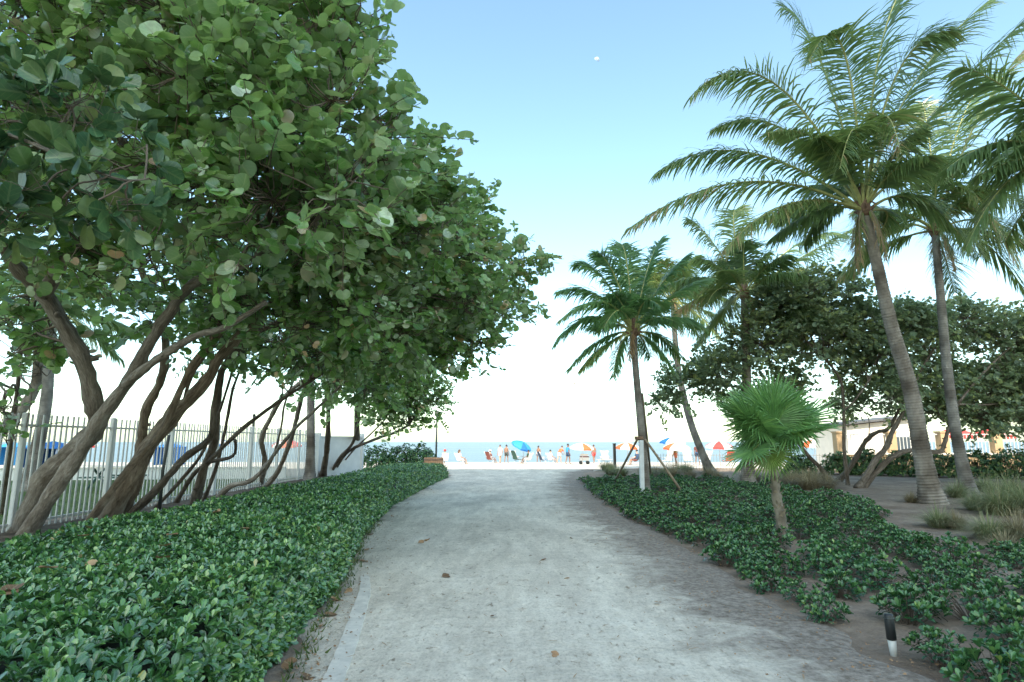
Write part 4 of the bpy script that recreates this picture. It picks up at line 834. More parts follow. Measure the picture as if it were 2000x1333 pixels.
pts = []; tries = 0
while len(pts) < 298 and tries < 40000:
    tries += 1; y = 4.0 + 20 * random.random() ** 1.2; x = edge_x(Redge, y) + 0.30 + random.random() ** 1.3 * 7
    u, v, _ = proj([(x, y, 0.05)])[0]
    if not (1100 < u < 2110 and v < 1420): continue
    if v < np.interp(u, upper[:, 0], upper[:, 1]): continue
    if abs(u - 1531) < 22 and 1020 < v < 1110: continue
    if 1660 < u < 1810 and 1225 < v < 1420: continue
    gap = vnoise(np.array([x]), np.array([y]), 0.8, 9)[0]
    if gap > 0.58 and x - edge_x(Redge, y) > 0.8: continue
    md = 0.37 + (0.06 if y < 8 else 0.0)
    if any((x - a) ** 2 + (y - b) ** 2 < md * md for a, b in pts): continue
    pts.append((x, y))
ZN = {}
for i_, (x, y) in enumerate(sorted(pts, key=lambda p: p[1])):
    o = link('ground_cover_plant', CV[i_ % 6], None, (x, y, ground_z(x, y))); o.rotation_euler = (0, 0, random.uniform(0, 6.28)); s_ = random.uniform(0.65, 1.1); o.scale = (s_, s_, s_ * random.uniform(0.85, 1.15))
    u = proj([(x, y, 0.05)])[0][0]
    zn = 'at the foot of the fan palm' if (x - gt.x) ** 2 + (y - gt.y) ** 2 < 1.5 else 'round the staked palm' if (x - g1.x) ** 2 + (y - g1.y) ** 2 < 3.0 else 'beside the path light' if (u - 1745) ** 2 < 120 ** 2 and y < 6.2 else 'along the path edge' if x - edge_x(Redge, y) < 0.85 else 'towards the right picture edge' if u > 1720 else 'in the middle of the right bed'
    ZN[zn] = ZN.get(zn, -1) + 1
    tag(o, 'glossy ground cover plant %s, %s nearest the camera' % (zn, nth(ZN[zn])), 'plant', 'ground cover plants right of the path')

# ------------------------------------------------------------------ clumps of tall grass
def tuft_mesh(seed, r=0.5, h=0.6, n=750, mat=None, lean=0.9):
    rs = np.random.default_rng(seed); V = []; F = []; LC = []
    for k in range(n):
        a = rs.uniform(0, 6.28); d = np.array([math.cos(a), math.sin(a), 0]); sp_ = rs.random() ** 0.45; b = d * 0.16 * rs.random(); l = h * rs.uniform(0.5, 1.25); tv = np.array([-math.sin(a), math.cos(a), 0]) * 0.0035; o = len(V); rr = rs.random()
        for f, w in ((0, 1), (0.4, 1), (0.75, 0.7), (1, 0.1)):
            p = b + d * r * lean * sp_ * (f ** 1.6) * 1.3 + np.array([0, 0, l * (f - 0.80 * sp_ * f * f)]); V += [p - tv * w, p + tv * w]; LC += [(0, f, rr)] * 2
        for s_ in range(3): F.append((o + 2 * s_, o + 2 * s_ + 1, o + 2 * s_ + 3, o + 2 * s_ + 2))
    return np_mesh('grass_tuft', V, F, mat, LC)
TM = [tuft_mesh(k, mat=M['grass']) for k in range(3)] + [tuft_mesh(9 + k, mat=M['grass_dry']) for k in range(2)]
for (px, py, s_, v, lb) in ((1835, 1035, 0.75, 0, 'low grey green grass tuft in front of the tallest palm trunk'), (1868, 1038, 0.6, 3, 'brown matted grass tuft at the foot of the tallest palm'), (1905, 1000, 0.8, 1, 'loose grass tuft between the two right palm trunks'), (1955, 1010, 1.2, 2, 'tall feathery grass tuft right of the slim palm'), (2010, 1010, 1.4, 0, 'tall feathery grass tuft cut by the right picture edge'), (1990, 1060, 0.9, 4, 'straw coloured grass tuft by the right picture edge'), (1935, 1060, 0.8, 1, 'thin pale grass tuft near the right edge, in front of the feathery ones'), (1870, 975, 0.9, 2, 'grey green grass tuft just left of the slim palm trunk'), (1925, 965, 1.0, 0, 'feathery grass tuft directly right of the slim palm foot'), (1975, 975, 1.2, 1, 'feathery grass tuft behind the tall one near the right edge'), (1965, 1085, 0.6, 4, 'flattened straw tuft among the last ground cover plants on the right'), (1780, 985, 0.55, 4, 'small straw tuft left of the tallest palm foot')):
    s_ *= 1.2; g_ = base_of(px, py); o = link('grass_tuft', TM[v], None, g_); o.scale = (s_, s_, s_); o.rotation_euler = (0, 0, px); tag(o, lb, 'grass tuft', 'grass tufts under the right palms')
DT = []
for k in range(34):
    u = random.random(); px = 1160 + 470 * u + random.uniform(-10, 10); py = np.interp(px, [1160, 1300, 1500, 1640], [921, 924, 942, 952]) + random.uniform(-5, 12)
    DT.append((px, py))
for k, (px, py) in enumerate(sorted(DT)):
    g_ = base_of(px, py); o = link('grass_tuft', TM[random.choice((0, 1, 3, 3, 4))], None, g_); s_ = random.uniform(0.8, 1.25); o.scale = (s_ * 1.2, s_ * 1.2, s_); o.rotation_euler = (0, 0, k); tag(o, 'low dry grass tuft edging the back of the bed, %s from the left' % nth(k), 'grass tuft', 'dry tufts along the back of the bed')

# ------------------------------------------------------------------ white picket fence on the left
f0, f1 = G(122, 1026), G(612, 934); fd = (f1 - f0).normalized(); f0 = f0 - fd * 2.6
FL = (f1 - f0).length; FH = 2.10
t = thing('fence', (f0.x, f0.y, 0), 'tall white metal picket fence behind the leaning trees', 'fence')
fa = math.atan2(fd.y, fd.x)
def bevel_box(name, w, d, h, mat, b=0.006):
    mb = MB(); x, y = w / 2, d / 2
    ring = [(-x + b, -y), (x - b, -y), (x, -y + b), (x, y - b), (x - b, y), (-x + b, y), (-x, y - b), (-x, -y + b)]
    V = [(a, c, 0) for a, c in ring] + [(a, c, h - b) for a, c in ring] + [(a * 0.7, c * 0.7, h) for a, c in ring]
    F = [tuple(range(8))[::-1], tuple(range(16, 24))] + [(k + 8 * q, (k + 1) % 8 + 8 * q, (k + 1) % 8 + 8 * (q + 1), k + 8 * (q + 1)) for q in (0, 1) for k in range(8)]
    mb.add(V, F); return mb.mesh(name, mat)
pk = bevel_box('picket', 0.038, 0.026, FH - 0.06, M['white']); ps_ = bevel_box('post', 0.085, 0.085, FH + 0.02, M['white'])
sp_p = 0.150; npk = int(FL / sp_p)
for k in range(npk):
    p = f0 + fd * (k * sp_p); post = k % 16 == 9
    o = link('post' if post else 'picket', ps_ if post else pk, t, (p.x, p.y, 0.0 if post else 0.06)); o.rotation_euler = (random.gauss(0, .004), random.gauss(0, .004), fa)
for z, hh in ((0.17, 0.045), (FH - 0.20, 0.04)):
    mb = MB(); off = Vector((-fd.y, fd.x, 0)) * 0.034; mb.bar(f0 + off + Vector((0, 0, z)), f1 + off + Vector((0, 0, z)), 0.03, hh); mb.build('rail', M['white'], t)
# dark pole standing among the pickets
g_ = G(486, 955); mb = MB(); mb.box((g_.x, g_.y, 1.25), (0.07, 0.07, 2.5)); mb.lathe((g_.x, g_.y, 2.5), [(0.05, 0), (0.055, 0.05), (0.02, 0.08)], 10); tag(mb.build('lamp_pole', M['dark_metal']), 'dark square pole rising above the fence pickets', 'pole')
g_ = G(311, 1000); mb = MB(); mb.tube([Vector((g_.x, g_.y, 0)), P(318, 920, g_.y), P(330, 850, g_.y)], [0.04, 0.038, 0.035], 8); tag(mb.build('pipe_post', M['dark_metal'], None, g_), 'thin dark pipe standing in front of the fence', 'pole')
# white wall panel at the fence end
t = thing('white_wall', (f1.x, f1.y, 0), 'white wall panel closing the far end of the fence', 'wall')
w1 = Vector((P(704, 900, 30).x, 30.0, 0)); mb = MB(); a = Vector((f1.x + 0.1, f1.y, 0)); dv = (w1 - a).normalized(); mb.bar(a + Vector((0, 0, 0.9)), w1 + Vector((0, 0, 0.9)), 0.14, 1.8); mb.build('wall_panel', M['white_wall'], t)
mb = MB(); mb.bar(a + Vector((0, 0, 1.83)), w1 + Vector((0, 0, 1.83)), 0.20, 0.07); mb.build('coping', M['white_wall'], t)
for q in (a, w1): mb = MB(); mb.box(q + Vector((0, 0, 1.0)), (0.24, 0.24, 2.0)); mb.build('pier', M['white_wall'], t)
# low wall, cabanas and bench on the lawn side
t = thing('low_wall', (-28, 23, 0), 'low white garden wall across the lawn beyond the fence', 'wall')
mb = MB(); mb.bar(Vector((-60, 20, 0.26)), Vector((-9.6, 25.5, 0.26)), 0.3, 0.52); mb.build('wall_body', M['white_wall'], t)
mb = MB(); mb.bar(Vector((-60, 20, 0.545)), Vector((-9.6, 25.5, 0.545)), 0.38, 0.05); mb.build('coping', M['concrete'], t)
def cabana(x, y, w, h, label, mat=None):
    t = thing('beach_cabana', (x, y, beach_z(x, y) if y > 34 else 0.05), label, 'cabana', 'blue cabanas beyond the fence'); z0 = ORG[t.name].z
    for sx_ in (-1, 1):
        for sy_ in (-1, 1): mb = MB(); mb.tube([(x + sx_ * w / 2, y + sy_ * w / 2, z0), (x + sx_ * w / 2, y + sy_ * w / 2, z0 + h)], 0.02, 6); mb.build('pole', M['alu'], t)
    for k, (a, b) in enumerate((((-1, 1), (1, 1)), ((-1, -1), (-1, 1)), ((1, -1), (1, 1)))):
        mb = MB(); V = []; F = []; n = 12
        for q in range(n + 1):
            f = q / n; px_ = x + (a[0] + (b[0] - a[0]) * f) * w * 0.49; py_ = y + (a[1] + (b[1] - a[1]) * f) * w * 0.49; wv = 0.03 * math.sin(q * 2.1); V += [(px_ + wv, py_ + wv, z0 + 0.06), (px_, py_, z0 + h)]
        for q in range(n): F.append((2 * q, 2 * q + 2, 2 * q + 3, 2 * q + 1))
        mb.add(V, F, 0, True); mb.build('curtain', mat or M['blue'], t)
    mb = MB(); hw = w * 0.53; mb.add([(x - hw, y - hw, z0 + h), (x + hw, y - hw, z0 + h), (x + hw, y + hw, z0 + h), (x - hw, y + hw, z0 + h), (x, y, z0 + h + 0.35)], [(0, 1, 4), (1, 2, 4), (2, 3, 4), (3, 0, 4)]); mb.build('roof_cloth', mat or M['blue'], t)
for px, d, w, h, lb in ((100, 27.5, 1.5, 1.25, 'blue cabana beyond the fence left of the first leaning trunk'), (330, 46, 1.6, 1.4, 'blue cabana on the beach seen right of the hollow trunk'), (20, 45, 1.6, 1.4, 'blue cabana on the beach at the left picture edge')):
    cabana(P(px, 900, d).x, d, w, h, lb, M['sky_blue'] if px in (225, 20) else None)
g_ = Vector((P(228, 900, 19.5).x, 19.5, 0.06)); t = thing('picnic_table', g_, 'dark metal picnic table on the lawn beyond the fence', 'table')
mb = MB(); mb.box(g_ + Vector((0, 0, 0.74)), (1.3, 0.7, 0.05)); mb.build('tabletop', M['cream'], t)
for s_ in (-1, 1):
    mb = MB(); mb.box(g_ + Vector((0, 0.62 * s_, 0.44)), (1.3, 0.26, 0.04)); mb.build('bench_seat', M['green_c'], t)
    mb = MB(); mb.bar(g_ + Vector((0.5 * s_, -0.6, 0)), g_ + Vector((0.5 * s_, 0.25, 0.72)), 0.05); mb.build('leg', M['green_c'], t)
    mb = MB(); mb.bar(g_ + Vector((0.56 * s_, 0.6, 0)), g_ + Vector((0.56 * s_, -0.25, 0.72)), 0.05); mb.build('leg', M['green_c'], t)

# ------------------------------------------------------------------ far end of the path: shrubs, planter, poles
def shrub(label, c, rx, ry, h, n=900, size=0.10, mat=None, group=None, cat='shrub', name='shrub'):
    c = Vector(c); t = thing(name, c, label, cat, group)
    k = n // 7; dr = rnd_dirs(k); dr[:, 2] = np.abs(dr[:, 2]); lump = 1 + 0.18 * np.sin(dr[:, 0] * 7 + c.x) * np.sin(dr[:, 1] * 6 + c.y)
    q = rng.uniform(0.72, 1.0, k) * lump; cc = np.array(c) + dr * np.stack([rx * q, ry * q, h * q], 1); cc[:, 2] += 0.04
    pos = np.repeat(cc, 7, 0); N = np.repeat(norm(dr + (0, 0, 0.4)), 7, 0); m_ = len(pos); o = norm(np.cross(N, rnd_dirs(m_))); lf = rng.uniform(0.1, 1.2, m_)[:, None]
    V, F, lc = leaf_arrays(SPAT4, SPAT4_F, pos, o + N * lf, N - o * 0.5 * lf + rnd_dirs(m_) * 0.3, size * rng.uniform(0.7, 1.2, m_), rng.random(m_))
    link('foliage', np_mesh('foliage', V, F, mat or M['shrub'], lc, smooth=True, org=ORG[t.name]), t)['kind'] = 'stuff'
    mb = MB()
    for j in range(12):
        a = random.uniform(0, 6.28); q_ = random.uniform(0.2, 0.75); mb.tube([c, c + Vector((math.cos(a) * rx * q_ * 0.5, math.sin(a) * ry * q_ * 0.5, h * 0.45)), c + Vector((math.cos(a) * rx * q_, math.sin(a) * ry * q_, h * 0.85))], [0.025, 0.015, 0.006], 5, 0, False)
    mb.build('stems', M['twig'], t)
    return t
for px, d, rx, h, lb in ((735, 32.5, 1.1, 1.3, 'dark rounded shrub at the white wall end, leftmost of its row'), (783, 33, 1.1, 1.35, 'dark shrub in the middle of the row behind the hedge'), (822, 32.5, 0.9, 1.4, 'dark shrub behind the slatted planter')):
    q = P(px, 890, d); shrub(lb, (q.x, d, ground_z(q.x, d)), rx, 0.8, h, 5200, 0.12, M['cover'], 'dark shrubs behind the hedge end')
q = P(847, 905, 30); pz = ground_z(q.x, 30); t = thing('planter', (q.x, 30, pz), 'round terracotta coloured slatted planter behind the hedge end', 'planter')
sl = bevel_box('slat', 0.10, 0.03, 0.80, M['terracotta'])
for k in range(28):
    a = 2 * math.pi * k / 28; o = link('slat', sl, t, (q.x + 0.47 * math.cos(a), 30 + 0.47 * math.sin(a), pz)); o.rotation_euler = (0, 0, a + math.pi / 2)
for z in (0.15, 0.68): mb = MB(); mb.lathe((q.x, 30, pz + z), [(0.495, 0), (0.495, 0.035)], 28); mb.build('hoop', M['dark_metal'], t)
mb = MB(); mb.lathe((q.x, 30, pz + 0.02), [(0.44, 0), (0.44, 0.70)], 20); mb.build('soil_fill', M['soil'], t)
q = P(852, 880, 33.4); zb = ground_z(q.x, 33.4); mb = MB(); mb.tube([(q.x, 33.4, zb), (q.x, 33.4, zb + 3.0)], [0.055, 0.05], 10); mb.lathe((q.x, 33.4, zb + 3.0), [(0.06, 0), (0.13, 0.05), (0.13, 0.25), (0.03, 0.32)], 10); tag(mb.build('lamp_pole', M['dark_metal'], None, (q.x, 33.4, zb)), 'thin dark lamp pole rising behind the slatted planter', 'pole')
q = G(1201, 913); zb = ground_z(q.x, q.y); mb = MB(); mb.box((q.x, q.y, zb + 0.85), (0.17, 0.17, 1.7)); mb.box((q.x, q.y, zb + 1.72), (0.21, 0.21, 0.05)); tag(mb.build('bollard_post', M['black'], None, (q.x, q.y, zb)), 'black square post at the end of the path, left of the staked palm', 'post')
# low wire fence along the top of the beach on the right
fa_, fb_ = Vector((P(1285, 905, 34.0).x, 34.0, 0)), Vector((P(1650, 905, 33.0).x, 33.0, 0)); t = thing('wire_fence', (fa_.x, fa_.y, 0), 'low thin metal fence between the bed and the beach', 'fence')
L_ = (fb_ - fa_).length; fdv = (fb_ - fa_).normalized(); mt_ = bevel_box('picket', 0.014, 0.014, 0.9, M['wood'], 0.002); n = int(L_ / 0.16)
for k in range(n + 1): p = fa_ + fdv * (L_ * k / n); link('picket', mt_, t, (p.x, p.y, ground_z(p.x, p.y)))
for z in (0.12, 0.86): mb = MB(); mb.bar(fa_ + Vector((0, 0.03, z)), fb_ + Vector((0, 0.03, z)), 0.016); mb.build('rail', M['wood'], t)

# ------------------------------------------------------------------ tan terrace wall and pavilion on the right
ya = 31.0; xa, xb = P(1640, 880, ya).x, P(2120, 880, ya).x
t = thing('terrace_wall', (xa, ya, 0), 'tan stucco terrace wall with white balusters at the right', 'wall'); zt = 0.95
mb = MB(); mb.bar(Vector((xa, ya, zt / 2)), Vector((xb, ya - 1, zt / 2)), 0.35, zt); mb.build('wall_body', M['tan_wall'], t)
mb = MB(); mb.bar(Vector((xa, ya, zt + 0.045)), Vector((xb, ya - 1, zt + 0.045)), 0.46, 0.09); mb.build('coping', M['cream'], t)
n = 6
for k in range(n): 
    p = Vector((xa, ya, 0)).lerp(Vector((xb, ya - 1, 0)), k / (n - 1)); mb = MB(); mb.box(p + Vector((0, 0, 1.03)), (0.42, 0.42, 2.06)); mb.box(p + Vector((0, 0, 2.10)), (0.5, 0.5, 0.08)); mb.build('pier', M['tan_wall'], t)
bm_ = bevel_box('baluster', 0.035, 0.035, 0.92, M['white'])
L_ = xb - xa; nb = int(L_ / 0.17)
for k in range(nb):
    p = Vector((xa, ya, 0)).lerp(Vector((xb, ya - 1, 0)), (k + 0.5) / nb); link('baluster', bm_, t, (p.x, p.y, zt + 0.09))
mb = MB(); mb.bar(Vector((xa, ya, zt + 1.03)), Vector((xb, ya - 1, zt + 1.03)), 0.06, 0.05); mb.build('handrail', M['white'], t)
t = thing('pavilion', (xa + 3, 37, 0), 'cream beach pavilion with thin dark roof edge behind the terrace wall', 'building')
x0, x1 = P(1655, 850, 37).x, P(1800, 850, 37).x
mb = MB(); mb.box(((x0 + x1) / 2, 39, 1.25), (x1 - x0, 4, 2.5)); mb.build('wall', M['cream'], t)
mb = MB(); V = [(x0 - 0.4, 36.6, 2.62), (x1, 36.6, 3.15), (x1, 41.4, 3.15), (x0 - 0.4, 41.4, 2.62)]; V += [(a, b, c + 0.12) for a, b, c in V]; mb.add(V, [(0, 3, 2, 1), (4, 5, 6, 7), (0, 1, 5, 4), (1, 2, 6, 5), (2, 3, 7, 6), (3, 0, 4, 7)]); mb.build('roof', M['roof'], t)
mb = MB(); V = [(x0, 37.0, 2.5), (x1, 37.0, 2.5), (x1, 37.0, 3.1), (x0, 37.0, 2.58), (x0, 41, 2.5), (x1, 41, 2.5), (x1, 41, 3.1), (x0, 41, 2.58)]; mb.add(V, [(0, 1, 2, 3), (4, 7, 6, 5), (0, 3, 7, 4), (1, 5, 6, 2)]); mb.build('gable', M['cream'], t)
for k in range(1):
    wx = x0 + 3.3 + k * 2.7; mb = MB(); mb.box((wx, 36.98, 1.35), (1.3, 0.06, 1.3)); w_ = mb.build('window', M['white'], t); mb = MB(); mb.box((wx, 36.94, 1.35), (1.1, 0.04, 1.1)); mb.build('pane', M['glass'], w_)
SG_ = 'shrubs in front of the tan terrace wall'
for k, (px, d, rx, h) in enumerate(((1560, 29, 0.8, 0.9), (1640, 29, 0.9, 1.0), (1700, 28.5, 0.9, 1.1), (1760, 28, 0.9, 1.1), (1830, 27, 1.1, 1.15), (1905, 26.5, 1.1, 1.2), (1980, 26, 1.2, 1.25), (2050, 25, 1.1, 1.2))):
    q = P(px, 900, d); w_ = ('yellow-green sunlit shrub left of the dark twin trunks', 'yellow-green shrub behind the dark twin trunks', 'green shrub right of the dark twin trunks', 'green shrub just left of the tallest palm trunk', 'dark green shrub between the two right palm trunks', 'dark green shrub right of the slim palm trunk', 'dark green shrub by the right picture edge', 'dark green shrub cut off by the right picture edge')[k]
    shrub(w_, (q.x, d, ground_z(q.x, d)), rx, 0.7, h, 2100, 0.17, None, SG_)

# ------------------------------------------------------------------ bollard light by the path
g_ = base_of(1746, 1281); t = thing('path_light', g_, 'small path light, black cylinder on a white stake, at lower right', 'path light')
hgt = (P(1740, 1193, g_.y) - P(1745, 1281, g_.y)).length; tilt = Vector((-0.035, 0, 1)).normalized()
mb = MB(); mb.tube([g_, g_ + tilt * hgt * 0.46], [0.022, 0.030], 14); mb.build('stake', M['white'], t)
mb = MB(); mb.tube([g_ + tilt * hgt * 0.42, g_ + tilt * hgt * 0.44, g_ + tilt * hgt * 0.97, g_ + tilt * hgt], [0.030, 0.035, 0.033, 0.028], 16); mb.build('lamp_head', M['black'], t)
mb = MB(); mb.tube([g_ + tilt * hgt * 0.90, g_ + tilt * hgt * 0.92], [0.0375, 0.0375], 16); mb.build('lamp_ring', M['dark_metal'], t)

# ------------------------------------------------------------------ fallen leaves
DL = []
for k in range(6):
    T = [(x, y, z + 0.10 * math.sin(3.0 * x + k) + 0.12 * (y - 0.5) ** 2 * (1 if k % 2 else -0.6)) for x, y, z in DISC]; DL.append(np_mesh('fallen_leaf', T, DISC_F, M['litter'], [(p[0], p[1], k / 5) for p in T], smooth=True))
def drop(px, py, z, s_, lb, grp, k):
    g_ = G(px, py, z); 
    if z < 0.1: g_.z = 0.035 if edge_x(Ledge, g_.y) < g_.x < edge_x(Redge, g_.y) + 0.1 else ground_z(g_.x, g_.y) + 0.012
    o = link('fallen_leaf', DL[k % 6], None, g_); o.scale = (s_, s_, s_); o.rotation_euler = (random.uniform(-0.25, 0.25), random.uniform(-0.25, 0.25), random.uniform(0, 6.28)); tag(o, lb, 'leaf', grp)
for k, (px, py) in enumerate(sorted(((575, 1312), (600, 1326), (560, 1290), (625, 1228), (655, 1180), (672, 1160), (640, 1205), (1075, 1288), (1292, 1185), (1563, 1212), (1113, 1133), (1060, 1100), (828, 1060), (800, 985), (765, 1012), (740, 1030), (1114, 1056), (712, 1078), (815, 1063), (722, 1050), (705, 1100), (840, 958), (960, 1212), (880, 1130)), key=lambda p: -p[1])):
    drop(px, py, 0.0, random.uniform(0.06, 0.115), 'dry brown leaf fallen on the sandy path, %s nearest the camera' % nth(k), 'fallen leaves on the path', k)
for k, (px, py) in enumerate(sorted(((92, 1110), (36, 1152), (10, 1156), (192, 1098), (216, 1102), (490, 1030), (322, 1045), (325, 1065), (175, 1045), (180, 1028), (515, 968), (412, 1001), (300, 1090)))):
    drop(px, py, 0.67, random.uniform(0.09, 0.13), 'dry brown leaf caught on top of the hedge, %s from the left' % nth(k), 'fallen leaves on the hedge', k)
n = 1100; y = 3.0 + 26 * rng.random(n) ** 1.6; u_ = rng.random(n); x = edge_x(Ledge, y) * (1 - u_) + edge_x(Redge, y) * u_
TW = [(-0.05, 0, 0), (0.05, 0, 0), (0.06, 0.5, 0.06), (-0.04, 0.5, 0.06), (0.03, 1, 0)]
V, F, lc = leaf_arrays(TW, [(0, 1, 2), (0, 2, 3), (3, 2, 4)], np.stack([x, y, np.full(n, 0.034)], 1), rnd_dirs(n) * (1, 1, 0.05), np.tile([0, 0, 1.0], (n, 1)), rng.uniform(0.015, 0.11, n), rng.random(n) * 0.5)
tag(link('twig_debris', np_mesh('twig_debris', V, F, M['litter'], lc)), 'small twigs and bits of bark scattered on the path', kind='stuff')
# grit, twigs and crumbled leaf along the path edges
n = 2600; y = 3.2 + 22 * rng.random(n) ** 1.8; sd_ = rng.random(n) < 0.42
x = np.where(sd_, edge_x(Ledge, y) + np.abs(rng.normal(size=n)) * 0.30, edge_x(Redge, y) + 0.35 - np.abs(rng.normal(size=n)) * 0.75); z = np.where(x > edge_x(Redge, y), 0.035, 0.033) + 0.004
CH = [(-0.3, 0, 0), (0.3, 0.1, 0.05), (0.25, 0.9, 0), (-0.2, 1, 0.12), (0, 0.5, 0.3)]; CHF = [(0, 1, 4), (1, 2, 4), (2, 3, 4), (3, 0, 4)]
V, F, lc = leaf_arrays(CH, CHF, np.stack([x, y, z], 1), rnd_dirs(n) * (1, 1, 0.1), np.tile([0, 0, 1.0], (n, 1)) + rnd_dirs(n) * 0.3, rng.uniform(0.006, 0.028, n), rng.random(n) * 0.8)
tag(link('leaf_litter', np_mesh('leaf_litter', V, F, M['litter'], lc)), 'crumbled leaves and grit along the path edges', kind='stuff')
n = 700; y = 3.4 + 9 * rng.random(n) ** 1.3; x = edge_x(Ledge, y) + np.abs(rng.normal(size=n)) * 0.07 + 0.02
V, F, lc = leaf_arrays(BL, [(0, 1, 2)], np.stack([x, y, np.full(n, 0.02)], 1), rnd_dirs(n) * 0.7 + (0, 0, 0.9), rnd_dirs(n), rng.uniform(0.03, 0.09, n), rng.random(n)); tag(link('weeds', np_mesh('weeds', V, F, M['lawn_blade'], lc)), 'thin weeds sprouting along the foot of the hedge', kind='stuff')

# ------------------------------------------------------------------ beach: parasols, chairs, people
def parasol(px, d, rad, ztop, mats, label, tilt=(0, 0), panels=8, group='beach parasols'):
    x = P(px, 870, d).x; z0 = beach_z(x, d); t = thing('beach_parasol', (x, d, z0), label, 'parasol', group)
    ax = Vector((math.sin(tilt[0]), math.sin(tilt[1]), 1)).normalized(); hub = Vector((x, d, z0 + ztop)); side = ax.orthogonal().normalized(); b = ax.cross(side)
    kn = Vector((x, d, z0 + ztop * 0.62))
    mb = MB(); mb.tube([Vector((x, d, z0 - 0.2)), kn, hub], 0.025, 8); mb.build('pole', M['alu'], t)
    mb = MB(); V = [hub]; F = []; mi = []
    rings = ((0.45, 0.10), (0.8, 0.26), (1.0, 0.40))
    for f, dr in rings:
        for k in range(panels * 2):
            a = math.pi * k / panels; sc = 1.0 if k % 2 == 0 else 0.955; V.append(hub + (side * math.cos(a) + b * math.sin(a)) * rad * f * sc - ax * (dr * rad * (1.0 if k % 2 == 0 else 0.93)))
    n = panels * 2
    for k in range(n):
        j = (k + 1) % n; m_ = (k // 2) % len(mats); mb.add([V[0], V[1 + k], V[1 + j]], [(0, 1, 2)], m_)
        for q in range(2): a0 = 1 + q * n; mb.add([V[a0 + k], V[a0 + n + k], V[a0 + n + j], V[a0 + j]], [(0, 1, 2, 3)], m_)
        e = 1 + 2 * n; mb.add([V[e + k], V[e + j], V[e + j] - ax * 0.14, V[e + k] - ax * 0.14], [(0, 1, 2, 3)], m_)
    mb.build('canopy', [M[q] for q in mats], t)
    for k in range(panels): mb = MB(); mb.bar(hub - ax * 0.05, V[1 + 2 * n + 2 * k] + ax * 0.01, 0.012); mb.build('rib', M['alu'], t)
def beach_chair(px, d, mat, label, face=0.0, s_=1.0, z=None):
    x = P(px, 890, d).x; z0 = beach_z(x, d); t = thing('beach_chair', (x, d, z0), label, 'chair', 'folding beach chairs'); Rz = Matrix.Rotation(face, 3, 'Z')
    L = lambda a, b, c: Vector((x, d, z0)) + Rz @ Vector((a * s_, b * s_, c * s_))
    mb = MB(); V = []; n = 6
    for k in range(n + 1): f = k / n; V += [L(-0.27, -0.25 + 0.5 * f, 0.34 - 0.05 * math.sin(f * 3.14)), L(0.27, -0.25 + 0.5 * f, 0.34 - 0.05 * math.sin(f * 3.14))]
    mb.add(V, [(2 * k, 2 * k + 1, 2 * k + 3, 2 * k + 2) for k in range(n)]); mb.build('seat', mat, t)
    mb = MB(); V = []
    for k in range(n + 1): f = k / n; V += [L(-0.27, -0.25 - 0.28 * f + 0.03 * math.sin(f * 3.14), 0.34 + 0.62 * f), L(0.27, -0.25 - 0.28 * f + 0.03 * math.sin(f * 3.14), 0.34 + 0.62 * f)]
    mb.add(V, [(2 * k, 2 * k + 1, 2 * k + 3, 2 * k + 2) for k in range(n)]); mb.build('backrest', mat, t)
    for sx_ in (-0.28, 0.28):
        for a, b in (((-0.3, 0.0), (0.28, 0.52)), ((0.28, 0.0), (-0.3, 0.52))): mb = MB(); mb.tube([L(sx_, a[0], a[1]), L(sx_, b[0], b[1])], 0.014 * s_, 6); mb.build('leg', M['alu'], t)
        mb = MB(); mb.tube([L(sx_, -0.34, 0.54), L(sx_, 0.30, 0.53)], 0.02 * s_, 6); mb.build('armrest', M['alu'], t)
        mb = MB(); mb.tube([L(sx_, -0.25, 0.34), L(sx_, -0.54, 0.98)], 0.014 * s_, 6); mb.build('back_frame', M['alu'], t)
    return t
